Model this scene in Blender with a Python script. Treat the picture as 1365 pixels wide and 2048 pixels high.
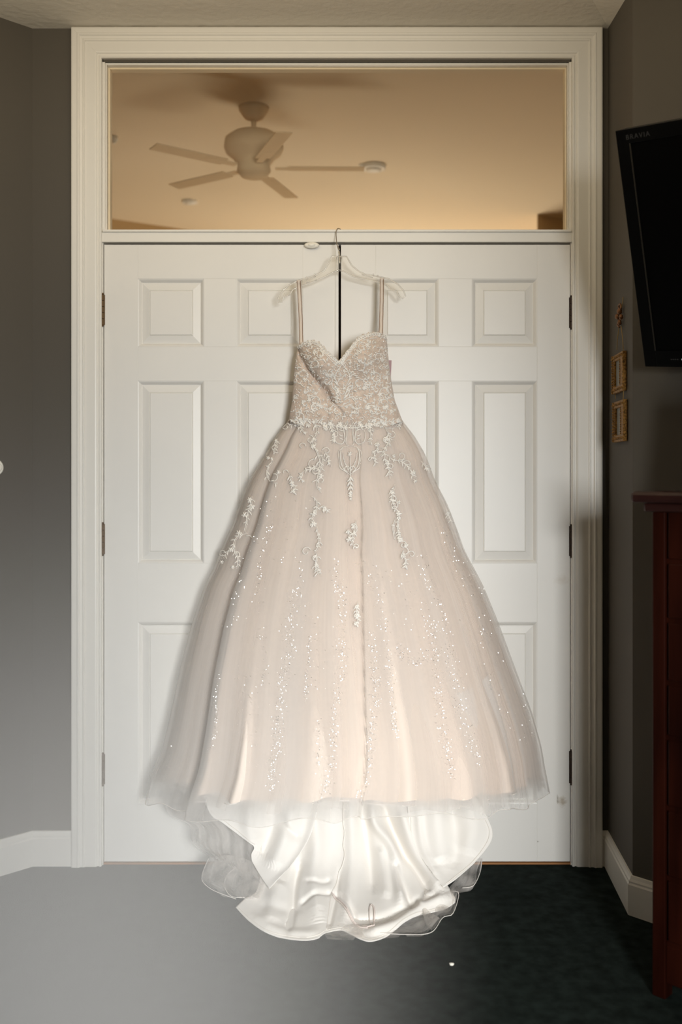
import bpy, bmesh, math, random
import numpy as np
from mathutils import Vector, Matrix
from mathutils.bvhtree import BVHTree
PI = math.pi
for o in list(bpy.data.objects): bpy.data.objects.remove(o)
SC = bpy.context.scene; COL = SC.collection
R = random.Random(7)

# ------------------------------------------------------------------ camera
F = 1991.0; CX = 682.5; CY = 950.0; CZ = 1.273; CD = 3.25      # door plane is y = 0
cam = bpy.data.cameras.new('camera'); cam_o = bpy.data.objects.new('camera', cam); COL.objects.link(cam_o)
cam.sensor_fit = 'VERTICAL'; cam.sensor_height = 36; cam.sensor_width = 24; cam.lens = 35
cam_o.location = (0, -CD, CZ); cam_o.rotation_euler = (PI/2, 0, 0)
cam.shift_y = -(1024-CY)/2048.0
cam.dof.use_dof = True; cam.dof.focus_distance = 3.02; cam.dof.aperture_fstop = 1.8
SC.camera = cam_o
# ------------------------------------------------------------------ world, lights, exposure
w = bpy.data.worlds.new('world'); SC.world = w; w.use_nodes = True
w.node_tree.nodes['Background'].inputs[0].default_value = (1, .82, .60, 1)
w.node_tree.nodes['Background'].inputs[1].default_value = 0.04
def area(name, loc, target, sx, sy, power, color, spread=PI):
    l = bpy.data.lights.new(name, 'AREA'); l.shape = 'RECTANGLE'; l.size = sx; l.size_y = sy; l.energy = power; l.color = color
    l.spread = spread
    o = bpy.data.objects.new(name, l); COL.objects.link(o); o.location = loc
    o.rotation_euler = (Vector(target)-Vector(loc)).to_track_quat('-Z', 'Y').to_euler()
    return o
area('window_daylight', (.98, -4.9, 1.45), (-.12, -.2, .05), .75, .9, 35, (.965, .985, .98), 1.17)
area('added_ceiling_fill', (-.3, -1.35, 2.27), (-.25, -.8, 2.95), 1.9, .5, 12, (1, .86, .63))  # added unseen fill lamp, brightens the ceiling near the doors
area('hall_light_far', (-.4, 4.3, .4), (-.3, 3.9, 3.0), 3.0, 1.2, 92, (1, .92, .76))
sl = bpy.data.lights.new('added_veil_spot', 'SPOT'); sl.energy = 560; sl.spot_size = 22*PI/180; sl.spot_blend = 1; sl.color = (1, .97, .93); sl.shadow_soft_size = .08  # added unseen spot, brightens the pale veil volume
so = bpy.data.objects.new('added_veil_spot', sl); COL.objects.link(so); so.location = (2.7, -2.75, 1.75); so.rotation_euler = (Vector((-.40, -2.10, .62))-Vector(so.location)).to_track_quat('-Z', 'Y').to_euler()
SC.view_settings.view_transform = 'Standard'; SC.view_settings.look = 'None'
SC.view_settings.exposure = 0.0; SC.view_settings.gamma = 1.0; SC.view_settings.use_curve_mapping = False

# ------------------------------------------------------------------ helpers
def at(px, py, d):
    """point on the ray of a photograph pixel at distance d from the camera plane"""
    return Vector(((px-CX)*d/F, d-CD, CZ-(py-CY)*d/F))
def X0(px): return (px-CX)/F*CD
def Z0(py): return CZ-(py-CY)/F*CD
def link(name, me, m=None, parent=None, smooth=False, kind=None, label=None):
    o = bpy.data.objects.new(name, me); COL.objects.link(o)
    if m is not None and not me.materials: me.materials.append(m)
    if smooth:
        me.polygons.foreach_set('use_smooth', [True]*len(me.polygons))
    if parent is not None: o.parent = parent
    if kind: o['kind'] = kind
    if label: o['label'] = label
    return o
def obj(name, bm, m, parent=None, smooth=False, kind=None, label=None):
    me = bpy.data.meshes.new(name); bm.normal_update(); bm.to_mesh(me); bm.free()
    return link(name, me, m, parent, smooth, kind, label)
def empty(name, label=None, cat=None, loc=(0, 0, 0), group=None, kind=None):
    o = bpy.data.objects.new(name, None); COL.objects.link(o); o.location = loc; o.empty_display_size = .05
    tag(o, label, cat, group, kind); return o
def tag(o, label=None, cat=None, group=None, kind=None):
    if label: o['label'] = label
    if cat: o['category'] = cat
    if group: o['group'] = group
    if kind: o['kind'] = kind
    return o
def bx(bm, a, b, M=None, bev=0):
    x0, y0, z0 = a; x1, y1, z1 = b
    vs = [bm.verts.new(Vector(p) if M is None else M @ Vector(p)) for p in
          ((x0,y0,z0),(x1,y0,z0),(x1,y1,z0),(x0,y1,z0),(x0,y0,z1),(x1,y0,z1),(x1,y1,z1),(x0,y1,z1))]
    fs = [bm.faces.new([vs[i] for i in q]) for q in ((0,3,2,1),(4,5,6,7),(0,1,5,4),(1,2,6,5),(2,3,7,6),(3,0,4,7))]
    if bev:
        es = list({e for f in fs for e in f.edges})
        bmesh.ops.bevel(bm, geom=es, offset=bev, segments=2, affect='EDGES', profile=.5)
def box(name, a, b, m, parent=None, bev=0, M=None, kind=None, label=None):
    bm = bmesh.new(); bx(bm, a, b, M, bev); return obj(name, bm, m, parent, kind=kind, label=label)
def tube(bm, pts, r, seg=6, closed=False, flat=1.0, nrm=None, cap=True):
    pts = [Vector(p) for p in pts]; n = len(pts); rings = []; up = None
    for i, p in enumerate(pts):
        a = pts[(i-1) % n] if (closed or i > 0) else p; b = pts[(i+1) % n] if (closed or i < n-1) else p
        t = (b-a)
        if t.length < 1e-9: t = Vector((0, 0, 1))
        t.normalize()
        if nrm is not None: n0 = Vector(nrm[i] if isinstance(nrm, list) else nrm)
        else: n0 = up if up is not None else (Vector((0, -1, 0)) if abs(t.y) < .9 else Vector((1, 0, 0)))
        s = t.cross(n0)
        if s.length < 1e-6: s = t.orthogonal()
        s.normalize(); nn = s.cross(t).normalized(); up = nn
        rr = r[i] if isinstance(r, (list, tuple)) else r
        rings.append([bm.verts.new(p + s*math.cos(2*PI*k/seg)*rr + nn*math.sin(2*PI*k/seg)*rr*flat) for k in range(seg)])
    m = n if closed else n-1
    for i in range(m):
        A, B = rings[i], rings[(i+1) % n]
        for k in range(seg): bm.faces.new((A[k], A[(k+1) % seg], B[(k+1) % seg], B[k]))
    if cap and not closed:
        bm.faces.new(rings[0][::-1]); bm.faces.new(rings[-1])
def lathe(bm, prof, M=Matrix(), seg=24):
    rings = [[bm.verts.new(M @ Vector((r*math.cos(2*PI*k/seg), r*math.sin(2*PI*k/seg), z))) for k in range(seg)] for r, z in prof]
    for A, B in zip(rings, rings[1:]):
        for k in range(seg): bm.faces.new((A[k], A[(k+1) % seg], B[(k+1) % seg], B[k]))
    bm.faces.new(rings[0][::-1]); bm.faces.new(rings[-1])
def catmull(P, n):
    P = [Vector(p) for p in P]; L = len(P)-1; out = []
    for i in range(n):
        t = i/(n-1)*L; k = min(int(t), L-1); u = t-k
        a, b, c, d = P[max(k-1, 0)], P[k], P[k+1], P[min(k+2, L)]
        out.append(.5*((2*b)+(c-a)*u+(2*a-5*b+4*c-d)*u*u+(3*b-a-3*c+d)*u**3))
    return out
def arclen(P, n):
    """n points evenly along a 2-D polyline smoothed by Catmull-Rom"""
    Q = np.array([tuple(p) for p in catmull([(p[0], p[1], 0) for p in P], 24*len(P))])[:, :2]
    s = np.concatenate([[0], np.cumsum(np.hypot(*np.diff(Q, axis=0).T))])
    t = np.linspace(0, s[-1], n)
    return np.stack([np.interp(t, s, Q[:, 0]), np.interp(t, s, Q[:, 1])], 1)

# ------------------------------------------------------------------ materials
def mat(name, color, rough=.5, metal=0, bump=None, var=None, sheen=0, spec=.5, emit=None, coat=0):
    m = bpy.data.materials.new(name); m.use_nodes = True; nt = m.node_tree; N = nt.nodes; L = nt.links
    b = N['Principled BSDF']; b.inputs['Base Color'].default_value = (*color, 1); b.inputs['Roughness'].default_value = rough
    b.inputs['Metallic'].default_value = metal; b.inputs['Specular IOR Level'].default_value = spec
    b.inputs['Sheen Weight'].default_value = sheen; b.inputs['Coat Weight'].default_value = coat
    tc = N.new('ShaderNodeTexCoord')
    if var:                       # (scale, amount, stretch)
        mp = N.new('ShaderNodeMapping'); mp.inputs['Scale'].default_value = var[2] if len(var) > 2 else (1, 1, 1)
        L.new(tc.outputs['Object'], mp.inputs['Vector'])
        n = N.new('ShaderNodeTexNoise'); n.inputs['Scale'].default_value = var[0]; n.inputs['Detail'].default_value = 5
        L.new(mp.outputs[0], n.inputs['Vector'])
        r = N.new('ShaderNodeMapRange'); r.inputs['From Min'].default_value = .3; r.inputs['From Max'].default_value = .7
        r.inputs['To Min'].default_value = 1-var[1]; r.inputs['To Max'].default_value = 1+var[1]
        L.new(n.outputs['Fac'], r.inputs['Value'])
        mx = N.new('ShaderNodeMix'); mx.data_type = 'RGBA'; mx.blend_type = 'MULTIPLY'; mx.inputs['Factor'].default_value = 1
        mx.inputs['A'].default_value = (*color, 1); L.new(r.outputs[0], mx.inputs['B']); L.new(mx.outputs['Result'], b.inputs['Base Color'])
    if bump:                      # (scale, strength, distance, stretch)
        mp2 = N.new('ShaderNodeMapping'); mp2.inputs['Scale'].default_value = bump[3] if len(bump) > 3 else (1, 1, 1)
        L.new(tc.outputs['Object'], mp2.inputs['Vector'])
        n2 = N.new('ShaderNodeTexNoise'); n2.inputs['Scale'].default_value = bump[0]; n2.inputs['Detail'].default_value = 4
        L.new(mp2.outputs[0], n2.inputs['Vector'])
        bp = N.new('ShaderNodeBump'); bp.inputs['Strength'].default_value = bump[1]; bp.inputs['Distance'].default_value = bump[2]
        L.new(n2.outputs['Fac'], bp.inputs['Height']); L.new(bp.outputs[0], b.inputs['Normal'])
    if emit:
        b.inputs['Emission Color'].default_value = (*emit[0], 1); b.inputs['Emission Strength'].default_value = emit[1]
    return m
def tulle(name, color, alpha, streak=(60, 1.5), trans=.45):
    """sheer net: part clear, part thin white thread that scatters and lets light through"""
    m = bpy.data.materials.new(name); m.use_nodes = True; nt = m.node_tree; N = nt.nodes; L = nt.links; N.clear()
    out = N.new('ShaderNodeOutputMaterial'); tr = N.new('ShaderNodeBsdfTransparent')
    df = N.new('ShaderNodeBsdfDiffuse'); df.inputs[0].default_value = (*color, 1)
    tl = N.new('ShaderNodeBsdfTranslucent'); tl.inputs[0].default_value = (*color, 1)
    m1 = N.new('ShaderNodeMixShader'); m1.inputs[0].default_value = trans
    L.new(df.outputs[0], m1.inputs[1]); L.new(tl.outputs[0], m1.inputs[2])
    uv = N.new('ShaderNodeUVMap'); mp = N.new('ShaderNodeMapping'); mp.inputs['Scale'].default_value = (streak[0], streak[1], 1)
    L.new(uv.outputs[0], mp.inputs[0])
    n = N.new('ShaderNodeTexNoise'); n.inputs['Scale'].default_value = 1; n.inputs['Detail'].default_value = 4; L.new(mp.outputs[0], n.inputs['Vector'])
    r = N.new('ShaderNodeMapRange'); r.inputs['From Min'].default_value = .3; r.inputs['From Max'].default_value = .7
    r.inputs['To Min'].default_value = alpha*.45; r.inputs['To Max'].default_value = min(alpha*1.75, 1)
    L.new(n.outputs['Fac'], r.inputs['Value'])
    mx = N.new('ShaderNodeMixShader'); L.new(r.outputs[0], mx.inputs[0]); L.new(tr.outputs[0], mx.inputs[1]); L.new(m1.outputs[0], mx.inputs[2])
    L.new(mx.outputs[0], out.inputs[0]); return m
def clear(name, tint=(1, 1, 1), gl=.12, rough=.03):
    m = bpy.data.materials.new(name); m.use_nodes = True; nt = m.node_tree; N = nt.nodes; L = nt.links; N.clear()
    out = N.new('ShaderNodeOutputMaterial'); tr = N.new('ShaderNodeBsdfTransparent'); tr.inputs[0].default_value = (*tint, 1)
    g = N.new('ShaderNodeBsdfGlossy'); g.inputs['Roughness'].default_value = rough
    mx = N.new('ShaderNodeMixShader'); mx.inputs[0].default_value = gl
    L.new(tr.outputs[0], mx.inputs[1]); L.new(g.outputs[0], mx.inputs[2]); L.new(mx.outputs[0], out.inputs[0]); return m

M_white = mat('white_paint', (.79, .76, .71), .42, bump=(9, .12, .004), var=(2.5, .02))
M_trim = mat('trim_paint', (.80, .765, .70), .4, bump=(12, .1, .003))
M_wall = mat('grey_wall_paint', (.090, .077, .060), .75, bump=(160, .12, .002), var=(1.5, .03))
M_ceil = mat('ceiling_paint', (.74, .69, .60), .9, bump=(38, .5, .006))
M_carpet = mat('green_carpet', (.016, .024, .020), 1, bump=(420, 1.0, .010), var=(26, .5), sheen=.0, spec=.1)
M_hall = mat('hall_paint', (.84, .71, .52), .9, bump=(30, .2, .004))
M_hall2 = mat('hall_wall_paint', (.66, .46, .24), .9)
M_fan = mat('fan_metal', (.80, .62, .39), .95)
M_fixture = mat('fixture_white', (.9, .85, .75), .5)
M_gap_shade = mat('gap_shade_brown', (.02, .012, .008), .9)  # dark brown stands in for the shade inside the door gaps
M_thresh = mat('threshold_wood', (.34, .15, .05), .5, var=(30, .2, (.2, 1, 1)))
M_brass = mat('aged_brass', (.16, .10, .05), .5, metal=.6, bump=(200, .2, .001))
M_bronze = mat('dark_bronze', (.05, .032, .022), .5, metal=.6)
M_steel = mat('steel_wire', (.62, .58, .52), .25, metal=1)
M_glass = clear('window_glass', (1, .995, .98), .02)
M_tvb = mat('tv_black_gloss', (.003, .003, .003), .25, spec=.1)
M_tvs = mat('tv_screen', (.002, .002, .002), .25, spec=.08)
M_tvl = mat('tv_trim_line', (.030, .025, .018), .4)
M_logo = mat('tv_logo_grey', (.022, .022, .022), .5)
M_cherry = mat('cherry_wood', (.022, .0045, .0022), .32, var=(7, .55, (3, 3, .35)), bump=(40, .1, .001, (4, 4, .4)), spec=.15)
M_topwood = mat('dark_top_wood', (.030, .010, .008), .3, var=(8, .3))
M_gold = mat('old_gold', (.30, .155, .04), .42, metal=.75, bump=(260, 1.0, .006), var=(170, .7))
M_cord = mat('gold_cord', (.40, .26, .08), .6)
M_bow = mat('bronze_bow', (.22, .10, .04), .45, metal=.6)
M_photo = mat('grey_photo', (.20, .19, .16), .5, var=(20, .3))
M_black = mat('black_lacquer', (.006, .006, .007), .3)

# ------------------------------------------------------------------ the room
def poly(name, pts, m, kind='structure', flip=False):
    bm = bmesh.new(); vs = [bm.verts.new(p) for p in (pts[::-1] if flip else pts)]; bm.faces.new(vs)
    return obj(name, bm, m, kind=kind)
ZC = Z0(57)
DOOR_L, DOOR_R = X0(205), X0(1143.5)
def wallbox(name, p, q, z0, z1, m, th=.08, out=1):
    """a wall from p to q (x, y); the room is on the left of p->q when out=1"""
    p = Vector((*p, 0)); q = Vector((*q, 0)); t = (q-p).normalized(); n = Vector((t.y, -t.x, 0))*out
    bm = bmesh.new(); a = [p, q, q+n*th, p+n*th]
    lo = [bm.verts.new(v+Vector((0, 0, z0))) for v in a]; hi = [bm.verts.new(v+Vector((0, 0, z1))) for v in a]
    bm.faces.new(lo); bm.faces.new(hi[::-1])
    for i in range(4): bm.faces.new((lo[i], lo[(i+1) % 4], hi[(i+1) % 4], hi[i]))
    bmesh.ops.recalc_face_normals(bm, faces=bm.faces)
    return obj(name, bm, m, kind='structure')
XL, XR = X0(65), .872                                        # corners of the door wall
bm = bmesh.new()
bx(bm, (-3.2, 0, -.1), (DOOR_L, .06, ZC+.02)); bx(bm, (DOOR_R, 0, -.1), (1.3, .06, ZC+.02)); bx(bm, (DOOR_L, 0, Z0(124)), (DOOR_R, .06, ZC+.02))
obj('wall_back', bm, M_wall, kind='structure')
LW = (-2.25, -1.24)
wallbox('wall_left', (XL, 0), LW, -.02, 3.0, M_wall, .08, 1)
wallbox('wall_left_far', LW, (-2.25, -5.2), -.02, 3.0, M_wall, .08, 1)
RC = (.846, -.364)                                           # outer corner of the right return
RW = (3.0, -.364-(3.0-.846))
bm = bmesh.new()
def prism(bm, pts, z0, z1):
    lo = [bm.verts.new((x, y, z0)) for x, y in pts]; hi = [bm.verts.new((x, y, z1)) for x, y in pts]
    bm.faces.new(lo[::-1]); bm.faces.new(hi)
    for i in range(len(pts)): bm.faces.new((lo[i], lo[(i+1) % len(pts)], hi[(i+1) % len(pts)], hi[i]))
    bmesh.ops.recalc_face_normals(bm, faces=bm.faces)
prism(bm, [(XR, 0), RC, (RC[0]+.08, RC[1]+.03), (XR+.09, 0)], -.02, 3.0); obj('wall_right_return', bm, M_wall, kind='structure')
wallbox('wall_right', RC, RW, -.02, 3.2, M_wall, .06, -1)
bm = bmesh.new()                                             # wall with the window the daylight comes through
bx(bm, (3.0, -3.0, -.02), (3.08, -2.45, 3.2)); bx(bm, (3.0, -5.2, -.02), (3.08, -4.5, 3.2))
bx(bm, (3.0, -4.5, -.02), (3.08, -3.0, .42)); bx(bm, (3.0, -4.5, 1.7), (3.08, -3.0, 3.2))
obj('wall_right_window_side', bm, M_wall, kind='structure')
box('added_light_blocker', (.96, -3.10, 0), (2.99, -3.0, ZC-.01), M_wall, kind='structure')  # added unseen slab, keeps window light off the right wall and chest
poly('floor', [(-3.2, -5.2, 0), (3.1, -5.2, 0), (3.1, .06, 0), (-3.2, .06, 0)], M_carpet)
# ceiling: flat part and the facet past the crease at the right
ca = Vector((.874, 0, ZC)); cd = Vector((.773-.874, -.195, 0)).normalized(); cb = ca+cd*5.0
bm = bmesh.new()
pts = [(-3.2, .06, ZC), (.874, .06, ZC), tuple(ca), (ca.x+cd.x*4.2, ca.y+cd.y*4.2, ZC), (-3.2, ca.y+cd.y*4.2, ZC)]
bm.faces.new([bm.verts.new(p) for p in pts])
vv = [bm.verts.new(v+Vector((0, 0, .06))) for v in [Vector(p) for p in pts]]; bm.faces.new(vv[::-1])
obj('ceiling', bm, M_ceil, kind='structure')
# facet plane through ca, cb and (.86, -.26, 2.70)
n = (Vector((.86, -.26, 2.698))-ca).cross(cd).normalized()
if n.z > 0: n = -n
def zf(x, y): return ca.z-(n.x*(x-ca.x)+n.y*(y-ca.y))/n.z
fx = [(ca.x, ca.y+.0), (1.1, 0), (3.1, -1.0), (3.1, -3.6), (ca.x+cd.x*4.2, ca.y+cd.y*4.2)]
bm = bmesh.new(); bm.faces.new([bm.verts.new((x, y, max(zf(x, y), 2.25))) for x, y in fx]); obj('ceiling_slope', bm, M_ceil, kind='structure')

# casing: a profile swept along each leg, mitred at the corners
PROF = [(0, 0), (0, .012), (.003, .0145), (.007, .0145), (.009, .011), (.013, .011), (.016, .0155), (.020, .017), (.052, .017), (.054, .021), (.057, .0215),
        (.060, .019), (.068, .020), (.071, .0245), (.075, .025), (.078, .0235), (.092, .0235), (.096, .022), (.097, .019), (.097, 0)]
CIL, CIR, CIT = X0(205), X0(1143.5), Z0(119)
def casing(name, a, b, inward, ma, mb):
    """a, b: inner-edge ends (x, z); inward: unit vector pointing away from the opening; ma, mb: 1 where the end is mitred"""
    t = Vector((b[0]-a[0], b[1]-a[1])).normalized(); bm = bmesh.new(); A, B = [], []
    for wv, h in PROF:
        o = Vector(inward)*wv
        A.append(bm.verts.new((a[0]+o.x-t.x*wv*ma, -h, a[1]+o.y-t.y*wv*ma)))
        B.append(bm.verts.new((b[0]+o.x+t.x*wv*mb, -h, b[1]+o.y+t.y*wv*mb)))
    for i in range(len(PROF)-1): bm.faces.new((A[i], A[i+1], B[i+1], B[i]))
    bm.faces.new(A); bm.faces.new(B[::-1]); bmesh.ops.recalc_face_normals(bm, faces=bm.faces)
    return obj(name, bm, M_trim, kind='structure')
casing('trim_1', (CIL, 0), (CIL, CIT), (-1, 0), 0, 1)
casing('trim_2', (CIL+.0002, CIT), (CIR-.0002, CIT), (0, 1), 1, 1)
casing('trim_3', (CIR, 0), (CIR, CIT), (1, 0), 0, 1)
# transom bar between the doors and the glass
bm = bmesh.new()
bx(bm, (CIL, -.010, Z0(485.5)), (CIR, .06, Z0(466)), bev=.0015); bx(bm, (CIL+.004, -.017, Z0(466)), (CIR-.004, .03, Z0(461.5)), bev=.0012)
obj('trim_4', bm, M_trim, kind='structure')
# jambs, and stops behind the door edges coloured dark for the gap shade
bm = bmesh.new()
bx(bm, (CIL-.002, .0, 0), (X0(206.6), .07, Z0(119))); bx(bm, (X0(1142.2), .0, 0), (CIR+.002, .07, Z0(119)))
obj('trim_5', bm, M_trim, kind='structure'); bm = bmesh.new()
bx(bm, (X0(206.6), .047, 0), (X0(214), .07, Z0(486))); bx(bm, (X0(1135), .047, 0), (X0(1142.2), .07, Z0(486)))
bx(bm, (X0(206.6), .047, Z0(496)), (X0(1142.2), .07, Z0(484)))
obj('trim_8', bm, M_gap_shade, kind='structure')
box('trim_6', (X0(670), .046, .0), (X0(692), .07, Z0(487)), M_gap_shade, kind='structure')  # strip behind the centre gap, its shade put in as dark colour
box('trim_7', (CIL, .004, 0), (CIR, .06, .006), M_thresh, kind='structure')

# transom window
win = empty('window_1', kind='structure', loc=(0, .02, Z0(300)))
wi = win.matrix_basis.inverted() if False else Matrix.Translation((0, -.02, -Z0(300)))
GL, GR, GT, GB = X0(216), X0(1135), Z0(131), Z0(461)
bm = bmesh.new()
def ring(bm, o, i, y0, y1):
    (ol, orr, ot, ob), (il, ir, it, ib) = o, i
    for a, b in (((ol, y0, ob), (il, y1, ot)), ((ir, y0, ob), (orr, y1, ot)), ((il, y0, it), (ir, y1, ot)), ((il, y0, ob), (ir, y1, ib))):
        bx(bm, a, b, wi, bev=.001)
ring(bm, (CIL, CIR, CIT+.004, Z0(466)), (X0(210), X0(1139), Z0(124), Z0(463)), .001, .05)
ring(bm, (X0(210), X0(1139), Z0(124), Z0(463)), (X0(213), X0(1136.5), Z0(128.5), Z0(461)), .006, .04)
obj('window_frame', bm, M_trim, win)
bm = bmesh.new(); ring(bm, (X0(210), X0(1139), Z0(124), Z0(463)), (GL+.001, GR-.001, GT-.001, GB+.0005), .028, .058)
obj('glazing_bead', bm, M_hall, win)
box('pane', (GL-.003, .022, GB-.003), (GR+.003, .026, GT+.003), M_glass, win, M=wi)

# ------------------------------------------------------------------ the double doors
def panel(bm, x0, x1, z0, z1):
    rings = [(0, 0), (.003, .001), (.008, .006), (.0105, .0105), (.0125, .0115), (.0135, .0100), (.036, .0040), (.0375, .0058), (.0395, .0022), (.0405, .0018)]
    prev = None
    for ins, dep in rings:
        vs = [bm.verts.new((x, dep, z)) for x, z in ((x0+ins, z0+ins), (x1-ins, z0+ins), (x1-ins, z1-ins), (x0+ins, z1-ins))]
        if prev:
            for k in range(4): bm.faces.new((prev[k], prev[(k+1) % 4], vs[(k+1) % 4], vs[k]))
        prev = vs
    bm.faces.new(prev)
    back = [bm.verts.new((x, .034, z)) for x, z in ((x0, z0), (x1, z0), (x1, z1), (x0, z1))]; bm.faces.new(back[::-1])
def M_scuffed():
    m = M_white.copy(); m.name = 'white_paint_scuffed'; nt = m.node_tree; N = nt.nodes; L = nt.links; b = N['Principled BSDF']
    src = b.inputs['Base Color'].links[0].from_socket
    tc = N.new('ShaderNodeTexCoord'); last = src
    for cx, cz, rx, rz, col in ((X0(1125), Z0(1603), .016, .020, (.36, .27, .16)), (X0(1116), Z0(1598), .004, .018, (.22, .17, .10)), (X0(1074), Z0(1683), .012, .003, (.3, .27, .22)), (X0(1125), Z0(1160), .03, .02, (.68, .62, .54))):
        mp = N.new('ShaderNodeMapping'); mp.vector_type = 'POINT'; mp.inputs['Location'].default_value = (-cx/rx, 0, -cz/rz); mp.inputs['Scale'].default_value = (1/rx, 0, 1/rz)
        L.new(tc.outputs['Object'], mp.inputs[0]); ln = N.new('ShaderNodeVectorMath'); ln.operation = 'LENGTH'; L.new(mp.outputs[0], ln.inputs[0])
        ns = N.new('ShaderNodeTexNoise'); ns.inputs['Scale'].default_value = 90; L.new(tc.outputs['Object'], ns.inputs['Vector'])
        ad = N.new('ShaderNodeMath'); ad.operation = 'MULTIPLY_ADD'; L.new(ns.outputs['Fac'], ad.inputs[0]); ad.inputs[1].default_value = 1.4; L.new(ln.outputs['Value'], ad.inputs[2])
        mr = N.new('ShaderNodeMapRange'); mr.inputs['From Min'].default_value = 1.7; mr.inputs['From Max'].default_value = .9; mr.inputs['To Max'].default_value = .65
        L.new(ad.outputs[0], mr.inputs['Value']); mx = N.new('ShaderNodeMix'); mx.data_type = 'RGBA'; L.new(mr.outputs[0], mx.inputs['Factor'])
        L.new(last, mx.inputs['A']); mx.inputs['B'].default_value = (*col, 1); last = mx.outputs['Result']
    L.new(last, b.inputs['Base Color']); return m
M_scuff = M_scuffed()
ROWS = [(Z0(693.5), Z0(557.5)), (Z0(1126.5), Z0(762)), (Z0(1607.5), Z0(1244.5))]
ZT, ZB = Z0(489.5), .011
def door(name, x0, x1, cols, hx, hm, hzs):
    d = empty(name, kind='structure', loc=(0, 0, 0))
    def part(n, a, b, m=M_white): return box(n, (a[0], 0, a[1]), (b[0], .036, b[1]), m, d, bev=.0007)
    part('stile', (x0, ZB), (cols[0][0], ZT)); part('stile', (cols[1][1], ZB), (x1, ZT), M_scuff if name == 'door_2' else M_white)
    zz = [ZT] + [z for lo, hi in ROWS for z in (hi, lo)] + [ZB]
    for i in range(0, len(zz), 2): part('rail', (cols[0][0], zz[i+1]), (cols[1][1], zz[i]))
    for lo, hi in ROWS:
        part('mullion', (cols[0][1], lo), (cols[1][0], hi))
        for c0, c1 in cols:
            bm = bmesh.new(); panel(bm, c0, c1, lo, hi); obj('panel', bm, M_white, d)
    for z0, z1 in hzs:
        bm = bmesh.new(); n = 5; h = (z1-z0)/n
        for k in range(n):
            lathe(bm, [(.0035, 0), (.0055, .0008), (.0055, h-.0012), (.0035, h-.0005)], Matrix.Translation((hx, -.004, z0+k*h)), 10)
        bx(bm, (hx-.007, -.0022, z0), (hx+.007, .0, z1))
        hg = obj('hinge', bm, hm, d, label=None)
        bm = bmesh.new(); lathe(bm, [(.003, 0), (.0045, .002), (.003, .006)], Matrix.Translation((hx, -.004, z1)), 10); lathe(bm, [(.002, 0), (.0042, .003), (.003, .006)], Matrix.Translation((hx, -.004, z0-.006)), 10)
        obj('hinge_pin', bm, hm, hg)
    return d
dl = door('door_1', X0(208.6), X0(677.5), [(X0(276), X0(408)), (X0(473), X0(606))], X0(206), M_brass,
     [(Z0(650), Z0(590)), (Z0(1108), Z0(1048)), (Z0(1568), Z0(1508))])
box('edge_bead', (X0(670.5), -.004, ZB), (X0(677.5), .001, ZT), M_white, dl, bev=.001)
door('door_2', X0(682.5), X0(1140.8), [(X0(752), X0(878)), (X0(945), X0(1075))], X0(1143), M_bronze,
     [(Z0(656), Z0(595)), (Z0(1112), Z0(1052)), (Z0(1566), Z0(1502))])

# baseboards: profile swept along a polyline
BP = [(0, 0), (.014, 0), (.014, .088), (.011, .093), (.011, .098), (.0075, .104), (.005, .112), (0, .113)]
def baseboard(name, p, q, side, e0=0, e1=0):
    p = Vector((*p, 0)); q = Vector((*q, 0)); t = (q-p).normalized(); nn = Vector((-t.y, t.x, 0))*side; bm = bmesh.new(); A, B = [], []
    for o, z in BP:
        A.append(bm.verts.new(p+nn*o+t*e0*o+Vector((0, 0, z)))); B.append(bm.verts.new(q+nn*o+t*e1*o+Vector((0, 0, z))))
    for i in range(len(BP)): bm.faces.new((A[i], A[(i+1) % len(BP)], B[(i+1) % len(BP)], B[i]))
    bm.faces.new(A); bm.faces.new(B[::-1]); bmesh.ops.recalc_face_normals(bm, faces=bm.faces)
    return obj(name, bm, M_trim, kind='structure')
baseboard('baseboard_back', (XL, 0), (CIL-.0975, 0), -1)
baseboard('baseboard_back', (CIR+.0975, 0), (XR, 0), -1, 0, -.9)
baseboard('baseboard_left', (XL, 0), LW, 1, -.4, 0)
baseboard('baseboard_right', (XR, 0), RC, -1, .9, .4)
baseboard('baseboard_right', RC, RW, -1, -.4, 0)

# ------------------------------------------------------------------ the hall seen through the transom
HC = 3.0
poly('ceiling_hall', [(-3.4, .065, HC), (3.4, .065, HC), (3.4, 7.2, HC), (-3.4, 7.2, HC)], M_hall)
wa = Vector((-1.56, 6.70-CD, 0)); wb = Vector((-1.07, 7.02-CD, 0)); wt = (wb-wa).normalized()
p0 = wa-wt*1.6; p1 = wa+wt*1.5
wallbox('wall_hall_left', (p0.x, p0.y), (p1.x, p1.y), 0, HC, M_hall2, .06, -1)
bm = bmesh.new(); prism(bm, [(1.30, 3.34), (2.6, 4.2), (2.6, 5.0), (1.32, 3.42)], 0, HC); obj('wall_hall_right', bm, M_hall2, kind='structure')
poly('floor_hall', [(-3.4, .065, 0), (3.4, .065, 0), (3.4, 7.2, 0), (-3.4, 7.2, 0)], M_hall2)
bm = bmesh.new(); bx(bm, (-3.4, 7.2, 0), (3.4, 7.28, HC)); bx(bm, (-3.48, .065, 0), (-3.4, 7.2, HC)); bx(bm, (3.4, .065, 0), (3.48, 7.2, HC))
obj('wall_hall_far', bm, M_hall, kind='structure')
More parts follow.
